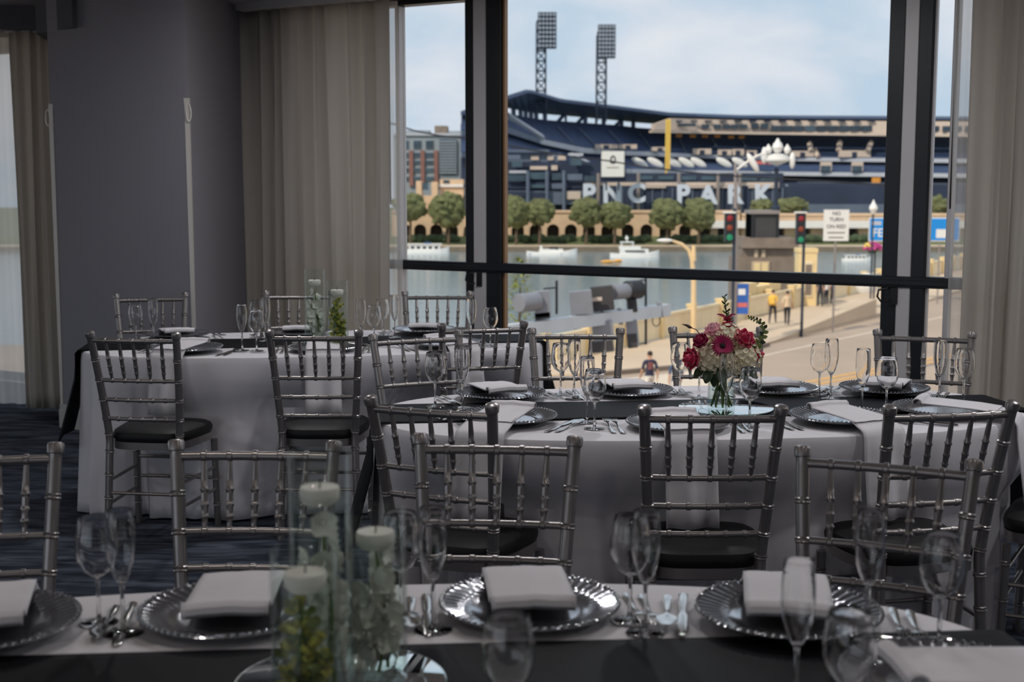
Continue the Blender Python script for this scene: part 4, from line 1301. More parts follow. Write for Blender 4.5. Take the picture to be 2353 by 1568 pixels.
for py0, py1 in ((322, 342), (350, 362), (368, 378), (385, 396), (405, 416)):
    for px in (930, 959, 987):
        w = MB().box((OX(px - 9), -.35, OZ(py1)), (OX(px + 9), .1, OZ(py0))).build('window', 'office_grey', ob, smooth=False)
        MB().box((OX(px - 8), -.45, OZ(py1) + .2), (OX(px + 8), -.34, OZ(py0) - .2)).build('pane', 'office_glass_dark' if (px + py0) % 2 else 'office_glass', w, smooth=False)
gw = MB().box((OX(1010), -.6, OZ(398)), (OX(1050), 0, OZ(320))).build('glass_bay', 'office_glass', ob, smooth=False)
for k in range(12):
    z = OZ(398) + (OZ(320) - OZ(398)) * k / 12; MB().box((OX(1010), -.9, z), (OX(1050), -.55, z + .25)).build('louvre', 'parapet', gw, smooth=False)
YT = 300.0
th_ = thing('tower_house', 'beige stone building with square turrets on the far bank', 'building', (dp(1010, 480, YT).x, YT, -9.4), 0)
tx = th_.location.x
def TX(px): return dp(px, 480, YT).x - tx
def TZ(py): return dp(1010, py, YT).z + 9.4
MB().box((TX(958), 0, 0), (TX(1064), 12, TZ(450))).build('wall', 'arcade_stone', th_, smooth=False)
MB().box((TX(957), -.6, 0), (TX(969), 4, TZ(416))).build('turret', 'arcade_stone', th_, smooth=False)
MB().box((TX(992), -.6, 0), (TX(1006), 4, TZ(418))).build('turret', 'arcade_stone', th_, smooth=False)
MB().box((TX(1010), 2, 0), (TX(1064), 10, TZ(412))).build('hall', 'arcade_stone', th_, smooth=False)
MB().prism([(TX(1008), 1.5), (TX(1064), 1.5), (TX(1064), 10), (TX(1008), 10)], TZ(430), TZ(424)).build('awning', 'white_paint', th_, smooth=False)
for px in (974, 982): MB().box((TX(px - 3), -.1, TZ(437)), (TX(px + 3), .2, TZ(420))).build('window', 'office_glass', th_, smooth=False)
MB().box((TX(1018), 1.8, TZ(421)), (TX(1032), 2.2, TZ(404 + 10))).build('window', 'office_glass_dark', th_, smooth=False)

# ---- the stadium
def interp(tab, x):
    if x <= tab[0][0]: return tab[0][1]
    for (x0, y0), (x1, y1) in zip(tab, tab[1:]):
        if x <= x1: return y0 + (y1 - y0) * (x - x0) / (x1 - x0)
    return tab[-1][1]
YS = [(1060, 350), (1160, 365), (1300, 405), (1450, 440), (1600, 458), (1800, 462), (2040, 455), (2330, 440)]
ST = thing('stadium', 'dark blue baseball stadium stands across the river', 'stadium', (dp(1600, 430, 455).x, 455, -9.4), 0)
st0 = ST.location.copy()
PXS = list(range(1060, 2331, 15))
def spt(px, py, off): return dp(px, py, interp(YS, px) + off) - st0
def band(name, c0, o0, c1, o1, m, x0=1060, x1=2330, thick=None, parent=ST):
    """surface between the curve c0 (at depth offset o0) and the curve c1 (offset o1)"""
    xs = [x0] + [x for x in PXS if x0 < x < x1] + [x1]
    mb = MB(); vs_ = []
    for x in xs:
        vs_ += [spt(x, interp(c0, x), o0), spt(x, interp(c1, x), o1)]
    mb.add(vs_, [(2 * i, 2 * i + 2, 2 * i + 3, 2 * i + 1) for i in range(len(xs) - 1)])
    o = mb.build(name, m, parent, smooth=False)
    solidify(o, thick or .5, 0)
    return o
roofT = [(1060, 260), (1150, 229), (1215, 208), (1290, 231), (1390, 243), (1540, 262), (1700, 268), (2040, 270), (2330, 272)]
roofB = [(1060, 268), (1161, 244), (1223, 257), (1253, 259), (1334, 266), (1418, 274), (1466, 279), (1540, 284), (1700, 288), (2330, 290)]
deckT = [(1060, 268), (1161, 262), (1223, 273), (1253, 277), (1334, 283), (1418, 289), (1466, 295), (1600, 304), (1800, 308), (2330, 312)]
deckB = [(1060, 300), (1161, 290), (1246, 320), (1284, 328), (1341, 340), (1420, 346), (1494, 349), (1600, 355), (1700, 358), (1830, 362), (2330, 366)]
mid0 = [(1060, 312), (1161, 305), (1246, 332), (1341, 352), (1437, 357), (1600, 363), (1830, 370), (2330, 376)]
mid1 = [(1060, 350), (1246, 372), (1341, 384), (1437, 388), (1600, 391), (1830, 395), (2330, 400)]
low0 = [(1060, 362), (1246, 384), (1341, 394), (1437, 398), (1600, 400), (1830, 404), (2330, 410)]
low1 = [(1060, 500), (2330, 500)]
band('roof', roofT, -14, roofB, 10, 'navy_roof', thick=1.0)
band('upper_deck', deckT, 8, deckB, -14, 'navy_seats')
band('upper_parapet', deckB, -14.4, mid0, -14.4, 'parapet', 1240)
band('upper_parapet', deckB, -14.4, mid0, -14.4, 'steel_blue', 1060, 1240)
band('middle_deck', mid0, -8, mid1, -22, 'navy_seats')
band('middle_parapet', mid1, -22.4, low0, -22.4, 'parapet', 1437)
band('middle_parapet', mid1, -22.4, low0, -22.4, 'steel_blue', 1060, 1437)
band('lower_stand', low0, -16, low1, -40, 'navy_dark')
# closing wall behind the decks
band('back_wall', [(1060, 285), (1466, 305), (2330, 312)], 12, [(1060, 470), (2330, 470)], 12, 'navy_dark')
# columns and braces in the gap under the roof
for px in (1180, 1196, 1208, 1220, 1232, 1252, 1300, 1345, 1370, 1387, 1428, 1455):
    w = 1.6 if px not in (1300, 1370) else .9
    a = spt(px, interp(roofB, px) - 2, 8); b_ = spt(px, interp(deckT, px) + 2, 8)
    MB().tube([b_, a], w * .5, 6).build('roof_column', 'navy_roof', ST)
for px in (1290, 1335, 1422):
    a = spt(px + 8, interp(roofB, px), 7); b_ = spt(px - 8, interp(deckT, px), 7)
    MB().tube([b_, a], .6, 6).build('roof_brace', 'navy_roof', ST)
# press box
pT = [(1500, 286), (1540, 272), (1700, 277), (2330, 280)]
pB = [(1500, 299), (1700, 304), (1760, 307), (2330, 313)]
band('press_box', pT, -15, pB, -15, 'press_stone', 1500, 2330, 1.5)
band('press_box_ledge', [(1490, 300), (1740, 304), (2330, 311)], -18, [(1490, 305), (1740, 309), (2330, 316)], -18, 'press_stone', 1495, 2330, 1.5)
def pwin(x0, x1, y0, y1, m='press_glass'):
    a, b_ = spt(x0, y0, -16.2), spt(x1, y1, -16.2)
    MB().box((a.x, a.y - .5, b_.z), (b_.x, a.y + .5, a.z)).build('press_window', m, ST, smooth=False)
for x in (1558,): pwin(x, x + 36, 284, 292)
for x in (1612, 1640, 1661, 1680, 1700): pwin(x, x + 16, 286, 296)
for x in (1726, 1748): pwin(x, x + 16, 284, 297)
for x in range(1772, 2000, 26): pwin(x, x + 24, 289, 301, 'office_glass' if x == 1850 else 'press_glass')
for x in range(2140, 2220, 26): pwin(x, x + 24, 290, 302)
for x in range(1560, 2030, 34):
    a = spt(x, 273, -16.5); MB().box((a.x - 1.2, a.y - .4, a.z - 1.0), (a.x + 1.2, a.y + .4, a.z - .55)).build('eave_bracket', 'navy_dark', ST, smooth=False)
# orange signs, aisles, vomitories
for x, y in ((1592, 313), (1620, 313), (1648, 313), (1680, 315), (1704, 315), (1560, 312)):
    a = spt(x, y, -8); MB().box((a.x - 1.0, a.y - .3, a.z - .5), (a.x + 1.0, a.y + .3, a.z + .5)).build('seat_sign', 'orange_sign', ST, smooth=False)
def aisle(x0, y0, x1, y1, o0, o1, w=.35, m='parapet'):
    a, b_ = spt(x0, y0, o0), spt(x1, y1, o1); MB().tube([a, b_], w, 4).build('aisle', m, ST, smooth=False)
for x0, x1 in ((1636, 1656), (1704, 1722), (1560, 1575), (1330, 1372), (1400, 1436), (1280, 1318), (1470, 1500)):
    aisle(x0, interp(deckT, x0) + 12, x1, interp(deckB, x1) - 3, -1, -14.2, .3, 'steel_blue')
def vomitory(px, w, y0, y1, off=-15):
    a, b_ = spt(px - w / 2, y0, off), spt(px + w / 2, y1, off)
    v = MB().box((a.x, a.y - 1, b_.z), (b_.x, a.y + .3, a.z)).build('vomitory', 'press_stone', ST, smooth=False)
    c = spt(px, y1, off - 1); MB().box((c.x - .8, a.y - 1.2, b_.z), (c.x + .8, a.y - .9, b_.z + (a.z - b_.z) * .75)).build('doorway', 'navy_dark', v, smooth=False)
for px, w, y0, y1 in ((1390, 46, 332, 344), (1440, 36, 332, 344), (1515, 34, 338, 348), (1612, 40, 342, 355), (1664, 30, 344, 357), (1695, 26, 343, 357), (1726, 22, 346, 358), (1845, 52, 347, 360), (1965, 76, 346, 361)):
    vomitory(px, w, y0, y1)
for px, dx, y0, y1 in ((1860, 4, 328, 347), (1930, -3, 325, 347), (2002, -8, 326, 346), (1874, 6, 345, 361)):
    aisle(px, y0, px + dx, y1, -12, -15.3, .9, 'press_stone')
for px in (1898, 1970):
    a, b_ = spt(px - 13, 372, -23), spt(px + 13, 394, -23)
    MB().box((a.x, a.y - .8, b_.z), (b_.x, a.y + .3, a.z)).build('portal', 'press_stone', ST, smooth=False)
    c = spt(px, 394, -24); MB().box((c.x - 1.6, a.y - 1.0, b_.z), (c.x + 1.6, a.y - .7, a.z - 1.3)).build('doorway', 'office_glass_dark', ST, smooth=False)
# pale slanted ovals along the middle deck
for px in (1470, 1506, 1547, 1577, 1605, 1664, 1700):
    c = spt(px, 374, -19)
    M = Matrix.Rotation(radians(28), 3, 'Y')
    MB().ball(c, (3.0, .5, 1.2), 14, 8, M=M).build('pale_oval', 'white_paint', ST)
for x0, x1, y in ((1733, 1760, 374), (1765, 1777, 374)):
    a = spt(x0, y - 4, -24); b_ = spt(x1, y + 4, -24); MB().box((a.x, a.y - .3, b_.z), (b_.x, a.y + .3, a.z)).build('red_board', 'red_sign', ST, smooth=False)
for px, py in ((1667, 409), (2013, 415), (1307, 408)):
    c = spt(px, py, -30); s = 9 if px > 1400 else 4
    s = s * 450 / F; MB().box((c.x - s, c.y - .3, c.z - s * .7), (c.x + s, c.y + .3, c.z + s * .7)).build('orange_board', 'orange_sign', ST, smooth=False)
# left entrance building, with columns, glazed bays and parapets
LB = 335.0
def lb(px, py, off=0.0): return dp(px, py, LB + off) - st0
def lbox(name, x0, x1, y0, y1, m, off=0.0, d=4.0):
    a, b_ = lb(x0, y0, off), lb(x1, y1, off)
    return MB().box((a.x, a.y, b_.z), (b_.x, a.y + d, a.z)).build(name, m, ST, smooth=False)
lbox('entrance_block', 1060, 1382, 372, 500, 'navy_dark', 3, 14)
lbox('entrance_floor', 1060, 1290, 352, 372, 'steel_blue', 4, 10)
lbox('parapet_wall', 1140, 1262, 344, 350, 'steel_blue', 2.5)
lbox('ledge', 1218, 1258, 382, 390, 'press_stone', 2); lbox('ledge', 1267, 1281, 380, 391, 'press_stone', 2)
lbox('ledge', 1090, 1345, 419, 434, 'navy_dark', 1.0); lbox('ledge', 1345, 1790, 419, 427, 'press_stone', 1.0, 2.0)
lbox('glazed_bay', 1218, 1262, 396, 412, 'office_glass', 2); lbox('glazed_bay', 1268, 1300, 398, 414, 'office_glass_dark', 2)
lbox('lower_wall', 1060, 1340, 438, 470, 'steel_blue', .5, 6); lbox('lower_wall', 1345, 1830, 428, 500, 'navy_dark', 1.2, 3)
lbox('gallery', 1440, 1800, 398, 419, 'navy_dark', 2, 3)
for x0, x1 in ((1220, 1238), (1258, 1272), (1282, 1300)):
    lbox('pale_panel', x0, x1, 358, 368, 'press_stone', 3.5)  # plain stone-coloured panels on the upper floor
for px in (1213, 1257, 1296, 1375, 1467, 1560, 1650, 1700):
    a, b_ = lb(px, 392 if px < 1350 else 398, -.6), lb(px, 500, -.6)
    MB().tube([b_, a], .45, 8).build('column', 'steel_blue' if px < 1350 else 'pole_grey', ST)
for x0, x1 in ((1470, 1530), (1556, 1630), (1640, 1690), (1720, 1790)):
    lbox('railing', x0, x1, 428, 432, 'press_stone', .4, .4)
lbox('field_wall', 1790, 2320, 470, 500, 'steel_blue', 1.2, 3)
lbox('field_slope', 1830, 2320, 428, 472, 'navy_dark', 9, 3)

# smaller pieces of the entrance front and the lower stands
for x0, x1, y0, y1, m_ in ((1166, 1196, 356, 366, 'steel_blue'), (1170, 1210, 392, 398, 'parapet'), (1306, 1340, 352, 358, 'parapet'), (1310, 1336, 366, 380, 'office_glass'), (1302, 1338, 400, 414, 'steel_blue'),
                           (1166, 1208, 402, 416, 'office_glass_dark'), (1176, 1200, 372, 384, 'office_glass'), (1342, 1378, 404, 416, 'office_glass_dark'), (1222, 1252, 424, 432, 'office_glass'), (1268, 1292, 422, 434, 'steel_blue'),
                           (1302, 1334, 440, 458, 'press_stone'), (1166, 1206, 440, 452, 'navy_dark'), (1224, 1250, 442, 462, 'navy_dark')):
    lbox('front_panel', x0, x1, y0, y1, m_, -.2, .8)
for x0, x1, y in ((1466, 1500, 408), (1512, 1548, 408), (1566, 1600, 409), (1612, 1644, 409), (1700, 1740, 410), (1748, 1784, 411)):
    lbox('gallery_window', x0, x1, y - 4, y + 5, 'office_glass', 1.6, .5)
for x0 in range(1360, 1820, 23):
    lbox('bay_post', x0, x0 + 2, 432, 500, 'steel_blue', .9, .5)
aisle(1246, 318, 1165, 266, -15, -2, 1.1, 'parapet'); aisle(1312, 356, 1380, 392, -24, -30, .9, 'parapet'); aisle(1806, 425, 1846, 470, -30, -36, .5, 'steel_blue')
for y in (418, 432, 447, 461):
    band('row_rail', [(1800, y), (2330, y + 5)], -42, [(1800, y + 1.6), (2330, y + 6.6)], -42, 'steel_blue', 1832, 2330, .3)

# sign letters
SG = thing('stadium_sign', 'large pale letters reading PNC PARK on the stadium front', 'sign', tuple(dp(1560, 447, 330)), 0)
for ch, px, py in zip('PNCPARK', (1353, 1407, 1463, 1569, 1627, 1688, 1752), (446, 447, 446, 448, 450, 449, 448)):
    d = dp(px, py, 330) - SG.location
    M = Matrix.Translation(d) @ Matrix.Rotation(pi / 2, 4, 'X')
    text('letter', ch, 6.2, SG, M, 'letter_white', .35, bold=.26)
# square sign board with an emblem
sbx = thing('sign_board', 'white square sign board with a dark round emblem before the stands', 'sign', tuple(dp(1408, 377, 325)), 0)
s = 325 / F
MB().box((-26 * s, -.3, -29 * s), (26 * s, .3, 29 * s)).build('panel', 'white_paint', sbx, smooth=False)
MB().box((-27.5 * s, -.2, -30.5 * s), (27.5 * s, .5, 30.5 * s)).build('frame', 'mast_dark', sbx, smooth=False)
em = MB(); em.tube([(5 * s * cos(a), -.36, 10 * s + 8 * s * sin(a)) for a in [i * 2 * pi / 20 for i in range(21)]], .17, 6, caps=False); em.box((-6 * s, -.4, 2 * s), (6 * s, -.3, 4 * s)); em.build('emblem', 'sign_ink', sbx)
MB().box((-14 * s, -.36, -9 * s), (14 * s, -.3, -7 * s)).build('print_line', 'pole_grey', sbx, smooth=False)
for sx in (-1, 1): MB().tube([(sx * 14 * s, .5, -30 * s), (sx * 14 * s, .5, -60 * s)], .25, 6).build('post', 'mast_dark', sbx)
# foul pole
fp = thing('foul_pole', 'tall yellow foul pole in front of the stands', 'pole', tuple(dp(1530, 420, 345)), 0)
s = 345 / F
MB().box((-.25, -.25, 0), (.25, .25, 143 * s)).build('pole', 'foul_yellow', fp, smooth=False)
MB().box((.25, -.06, 30 * s), (1.05, .06, 143 * s)).build('wing', 'foul_yellow', fp, smooth=False)
for k in range(14): MB().box((.2, -.1, (32 + 8 * k) * s), (1.05, .1, (33 + 8 * k) * s)).build('wing_bar', 'foul_yellow', fp, smooth=False)

# light towers
def light_tower(px, py_base, py_neck, py_top, x_left, x_right, Y, label):
    b0 = dp(px, py_base + 40, Y); t = thing('light_tower', label, 'light tower', tuple(b0), 0, 'stadium light towers')
    s = Y / F
    H = dp(px, py_top, Y).z - b0.z; w = 10.5 * s
    zn = dp(px, py_neck, Y).z - b0.z
    for sx in (-1, 1):
        for sy in (-1, 1):
            MB().tube([(sx * w, sy * w, 0), (sx * w * .98, sy * w, H - 20 * s)], .22, 5).build('leg', 'mast_dark', t)
    nb = int(H / (2.1 * w)); zz = [k * 2.1 * w for k in range(nb + 1)]
    for k in range(nb):
        a, b_ = zz[k], zz[k + 1]
        mb = MB()
        for sy in (-1, 1):
            mb.tube([(-w, sy * w, a), (w, sy * w, b_)], .10, 4); mb.tube([(w, sy * w, a), (-w, sy * w, b_)], .10, 4)
            mb.tube([(-w, sy * w, b_), (w, sy * w, b_)], .13, 4)
        mb.build('lattice', 'mast_dark', t)
    # lamp bank
    xl, xr = (x_left - px) * s, (x_right - px) * s
    lb_ = MB().box((xl, -w - 1.2, zn), (xr, -w - .7, H)).build('lamp_frame', 'steel_blue', t, smooth=False)
    mb = MB()
    rows = 8; cols = 5
    for i in range(rows + 1):
        z = zn + (H - zn) * i / rows; mb.box((xl, -w - 1.6, z - .12), (xr, -w - .6, z + .12))
    for j in range(cols + 1):
        x = xl + (xr - xl) * j / cols; mb.box((x - .1, -w - 1.6, zn), (x + .1, -w - .6, H))
    mb.build('rack', 'mast_dark', t, smooth=False)
    for i in range(rows):
        for j in range(cols):
            c = (xl + (xr - xl) * (j + .5) / cols, -w - 1.4, zn + (H - zn) * (i + .5) / rows)
            MB().ball(c, (.5, .3, .5), 8, 5).build('lamp', 'lamp_face', t)
    MB().box((-w * 1.1, -w, zn), (w * 1.1, w, zn + .4)).build('platform', 'mast_dark', t, smooth=False)
light_tower(1243, 214, 113, 32, 1236, 1276, 380, 'taller steel lattice light tower on the left above the stadium roof')
light_tower(1381, 240, 135, 60, 1372, 1410, 400, 'shorter steel lattice light tower on the right above the stadium roof')

# ---- near bank, street and bridge
EA, EB = gp(1446, 800, ZST).xy, gp(1706, 739, ZST).xy
BD = (EB - EA).normalized(); BN = Vector((BD.y, -BD.x))          # along the bridge, to its right
def BP(s, r=0.0, z=ZST):
    p = EA + BD * s + BN * r
    return Vector((p.x, p.y, z))
def s_at(px):                  # distance along the bridge edge seen at that column
    lo, hi = -40.0, 260.0
    for _ in range(60):
        m_ = (lo + hi) / 2; p = BP(m_); dep = p.y * cos(PITCH) - (p.z - EYE) * sin(PITCH)
        if CX + F * p.x / dep < px: lo = m_
        else: hi = m_
    return lo
mb = MB()
FARS = 250.0
road = [(-70, -40), (120, -40), (150, 60), tuple(BP(FARS, 26).xy), tuple(BP(FARS).xy), tuple(EA), (-8, 58.5), (-70, 60)]
mb.prism(road, ZST - 7, ZST)
tag(mb.build('street', 'asphalt', smooth=False), 'tan sunlit road leading onto the bridge', None, kind='structure')
k0, k1, k2 = gp(1330, 868, ZST).xy, gp(1600, 843, ZST).xy, gp(1757, 795, ZST).xy
k3 = gp(2013, 729, ZST).xy; k4 = k3 + BD * 170
mb = MB(); mb.prism([(-9, 47.5), tuple(k0), tuple(k1), tuple(k2), tuple(k3), tuple(k4), tuple(BP(FARS - 40, 0.2).xy), tuple(BP(0, .2).xy), (-9, 58)], ZST, ZST + .13)
tag(mb.build('sidewalk', 'sidewalk', smooth=False), 'pale sidewalk between the road and the bridge railing', None, kind='structure')
mb = MB()
pts = [k0, k1, k2]
for a, b_ in zip(pts, pts[1:]):
    d = (b_ - a).normalized(); nn = Vector((d.y, -d.x)) * .25
    mb.prism([tuple(a), tuple(b_), tuple(b_ + nn), tuple(a + nn)], ZST, ZST + .16)
tag(mb.build('kerb', 'kerb', smooth=False), 'dark kerb along the sidewalk edge', None, kind='structure')
def road_mark(poly, label, m):
    mb = MB(); mb.prism([tuple(p) for p in poly], ZST + .004, ZST + .012)
    tag(mb.build('road_marking', m, smooth=False), label, 'road marking', 'road markings')
q0, q1 = gp(1780, 893, ZST).xy, gp(1965, 858, ZST).xy; dq = (q1 - q0).normalized(); nq = Vector((dq.y, -dq.x)) * .12
q0 = q0 - dq * 6; q1 = q1 + dq * 60
road_mark([q0 - nq, q1 - nq, q1 + nq, q0 + nq], 'yellow lane line on the road behind the glasses', 'lane_yellow')
q2 = [p + nq * 4.5 for p in (q0, q1)]
road_mark([q2[0] - nq, q2[1] - nq, q2[1] + nq, q2[0] + nq], 'second yellow lane line beside the first', 'lane_yellow')
q3, q4 = gp(1700, 830, ZST).xy, gp(2000, 765, ZST).xy; d3 = (q4 - q3).normalized(); n3 = Vector((d3.y, -d3.x)) * .09
road_mark([q3 - n3, q4 + d3 * 60 - n3, q4 + d3 * 60 + n3, q3 + n3], 'thin pale lane line in the middle of the road', 'lane_white')
road_mark([gp(1425, 872, ZST).xy, gp(1605, 852, ZST).xy, gp(1650, 905, ZST).xy, gp(1425, 915, ZST).xy], 'wide pale area on the road behind the pedestrians', 'lane_white')  # one flat area, paler than the road around it
# wedge-shaped concrete kerb wall that rises along the road
mb = MB(); L = (k3 - k2).length; d = (k3 - k2).normalized(); nn = Vector((d.y, -d.x))
vs_ = []
ss = [0, .25, .5, .75, 1.0]
for s in ss:
    p = k2 + d * (L * s); h = .05 + .95 * s
    for off in (-.9 * s - .3, 0):
        q = p + nn * off
        vs_ += [(q.x, q.y, ZST + .1), (q.x, q.y, ZST + h)]
fs = []
for i in range(4):
    o = i * 4; n_ = o + 4
    fs += [(o, o + 1, n_ + 1, n_), (o + 2, n_ + 2, n_ + 3, o + 3), (o + 1, o + 3, n_ + 3, n_ + 1)]
fs += [(0, 2, 3, 1), (16, 17, 19, 18)]
mb.add(vs_, fs)
tag(mb.build('concrete_barrier', 'sidewalk', smooth=False), 'wedge-shaped concrete barrier rising beside the road', 'barrier')

# bridge railing: posts, rails and panels
RL = thing('bridge_railing', 'long cream panelled railing along the bridge sidewalk', 'railing', tuple(BP(0)), atan2(BD.y, BD.x))
s0 = s_at(1250); s = s0; PL = 3.6
pm = MB().box((.18, -.05, .22), (PL - .18, .05, 1.08)).mesh('panel', 'bridge_cream', False)
pr = MB().box((0, -.10, 1.10), (PL, .10, 1.24)).mesh('top_rail', 'bridge_cream', False)
pb_ = MB().box((0, -.10, .13), (PL, .10, .22)).mesh('bottom_rail', 'bridge_cream', False)
pp = MB().box((-.18, -.18, .1), (.18, .18, 1.36)).box((-.22, -.22, 1.36), (.22, .22, 1.46)).mesh('post', 'bridge_gold', False)
while s < 190:
    for nm, me in (('panel', pm), ('top_rail', pr), ('bottom_rail', pb_), ('post', pp)): obj(nm, me, RL, (s, 0, 0))
    s += PL
# golden stone parapet with a square pillar
GPp = thing('stone_parapet', 'golden stone parapet blocks beside the two walkers', 'parapet', tuple(BP(s_at(1722))), atan2(BD.y, BD.x))
x0 = 0.0
for k in range(3):
    w_ = 1.9; MB().box((x0, .32, -6), (x0 + w_ - .06, .95, 1.9 - .25 * (k % 2))).build('block', 'bridge_gold', GPp, smooth=False); x0 += w_
def at_dep(px, py, Y): return dp(px, py, Y)
gp_ = thing('gate_pillar', 'square golden pillar with a recessed panel right of the stone pylon', 'pillar', tuple(BP(s_at(1849), 0.0)), 0)
Yg = gp_.location.y; sg_ = Yg / F; zt = dp(1849, 570, Yg).z - ZST; hw = 21 * sg_
mb = MB(); mb.box((-hw, -hw, 0), (hw, hw, zt - .25)); mb.build('shaft', 'bridge_gold', gp_, smooth=False)
MB().box((-hw * 1.08, -hw * 1.08, zt - .25), (hw * 1.08, hw * 1.08, zt)).build('cap', 'bridge_gold', gp_, smooth=False)
f2 = MB().box((-hw * .55, -hw - .05, zt * .18), (hw * .55, -hw + .01, zt - .75)).build('panel_frame', 'bridge_cream', gp_, smooth=False)
MB().box((-hw * .25, -hw - .09, zt * .22), (hw * .40, -hw - .04, zt - .95)).build('panel', 'pylon_stone', f2, smooth=False)

# stone pylon with a dark block and the ornate lamp
YP = 84.0; sp_ = YP / F
PY = thing('stone_pylon', 'weathered stone bridge pylon with a dark block on top', 'pylon', (dp(1762, 600, YP).x, YP, -12), 0)
def PZ(py): return dp(1762, py, YP).z + 12
def PX_(px): return (px - 1762) * sp_
MB().box((PX_(1694), 0, 0), (PX_(1828), 3.4, PZ(592))).build('shaft', 'pylon_stone', PY, smooth=False)
MB().box((PX_(1706), .1, PZ(592)), (PX_(1824), 3.3, PZ(570))).build('frieze', 'pylon_stone', PY, smooth=False)
MB().box((PX_(1704), -.35, PZ(570)), (PX_(1832), 3.7, PZ(553))).build('cornice', 'pylon_stone', PY, smooth=False)
MB().box((PX_(1709), -.15, PZ(553)), (PX_(1826), 3.5, PZ(547))).build('cornice_step', 'pylon_stone', PY, smooth=False)
for px in (1737, 1754):
    MB().box((PX_(px - 4), -.05, PZ(592)), (PX_(px + 4), .12, PZ(574))).build('bracket', 'path_stone', PY, smooth=False)
MB().box((PX_(1727), -.12, PZ(625)), (PX_(1768), .05, PZ(601))).build('niche_frame', 'path_stone', PY, smooth=False)
for px in (1739, 1757): MB().box((PX_(px - 7), -.18, PZ(624)), (PX_(px + 7), -.1, PZ(604))).build('niche_panel', 'bridge_gold', PY, smooth=False)
MB().box((PX_(1727), .3, PZ(547)), (PX_(1788), 2.4, PZ(492))).build('dark_block', 'pylon_dark', PY, smooth=False)
for px in (1727, 1784): MB().box((PX_(px), .2, PZ(547)), (PX_(px + 6), 2.5, PZ(492))).build('block_edge', 'signal_black', PY, smooth=False)
MB().box((PX_(1724), .1, PZ(492)), (PX_(1791), 2.6, PZ(484))).build('block_cap', 'pole_grey', PY, smooth=False)
OLY = 84.6
OL = thing('ornate_lamp_post', 'dark lamp post topped with a cluster of white ornate globes', 'lamp post', (dp(1785, 484, OLY).x, OLY + .4, dp(1785, 484, OLY).z + .03), 0)
so_ = OLY / F
MB().lathe([(.0, 0), (.30, 0), (.30, .2), (.16, .3), (.13, 2.2), (.15, 2.7), (.001, 2.7)], 12).build('pole', 'mast_dark', OL)
zc = (484 - 372) * so_
MB().lathe([(.001, zc - .35), (.4, zc - .18), (.88, zc), (.88, zc + .14), (.74, zc + .18), (.74, zc + .34), (.4, zc + .42), (.001, zc + .5)], 20).build('crown', 'white_paint', OL)
for px, py, r in ((1785, 340, .36), (1764, 347, .24), (1807, 347, .24)):
    c = ((px - 1785) * so_, -.2, (484 - py) * so_)
    MB().lathe([(.001, -r * 1.2), (r * .6, -r * 1.0), (r, -.2 * r), (r * .8, r * .5), (r * .35, r * 1.0), (r * .3, r * 1.3), (.001, r * 1.5)], 14, c=c).build('globe', 'white_paint', OL)
for sx, px, py in ((1, 1818, 372), (-1, 1754, 360)):
    c = Vector(((px - 1785) * so_, -.3, (484 - py) * so_)); MB().ball(c, (.2, .2, .55), 10, 6).build('side_globe', 'white_paint', OL)

# grey double-arm street lamp with a banner, and the golden swan-neck lamp
YG = 62.0; sG = YG / F
def post_base(px, Y): p = dp(px, 600, Y); return Vector((p.x, Y, ZST))
SL = thing('street_lamp', 'slim grey street lamp with raised arm in front of the stadium', 'street lamp', tuple(post_base(1690, YG)), 0)
def SLp(px, py, o=0): d = dp(px, py, YG + o); return Vector((d.x - SL.location.x, o, d.z - SL.location.z))
MB().tube([(0, 0, 0), SLp(1690, 560), SLp(1690, 376)], [.13, .11, .07], 8).build('pole', 'pole_grey', SL)
MB().tube([SLp(1690, 392), SLp(1720, 370), SLp(1740, 358), SLp(1758, 353)], .06, 6).build('arm', 'white_paint', SL)
MB().ball(SLp(1730, 374), (.16, .16, .52), 10, 6, M=Matrix.Rotation(radians(-32), 3, 'Y')).build('lamp_head', 'white_paint', SL)
bn = MB().box((.12, -.02, (SLp(0, 722)).z), (.12 + 26 * sG, .02, SLp(0, 652).z)).build('banner', 'banner_blue', SL, smooth=False)
MB().box((.16, -.03, SLp(0, 678).z), (.5, .03, SLp(0, 664).z)).build('banner_print', 'white_paint', bn, smooth=False)
MB().box((.14, -.03, SLp(0, 706).z), (.6, .03, SLp(0, 696).z)).build('banner_print', 'red_sign', bn, smooth=False)
YL = 62.2
GLm = thing('street_lamp', 'golden swan-neck street lamp above the river', 'street lamp', tuple(post_base(1596, YL)), 0)
def GP2(px, py): d = dp(px, py, YL); return Vector((d.x - GLm.location.x, 0, d.z - GLm.location.z))
MB().tube([(0, 0, 0), GP2(1594, 640), GP2(1590, 595), GP2(1582, 574), GP2(1566, 561), GP2(1546, 554)], [.14, .12, .10, .09, .08, .06], 8).build('pole', 'lamp_gold', GLm)
MB().tube([GP2(1594, 600), GP2(1594, 564)], [.12, .09], 8).build('spur', 'lamp_gold', GLm)
MB().ball(GP2(1528, 553), (.40, .16, .10), 12, 6).build('lamp_head', 'white_paint', GLm)

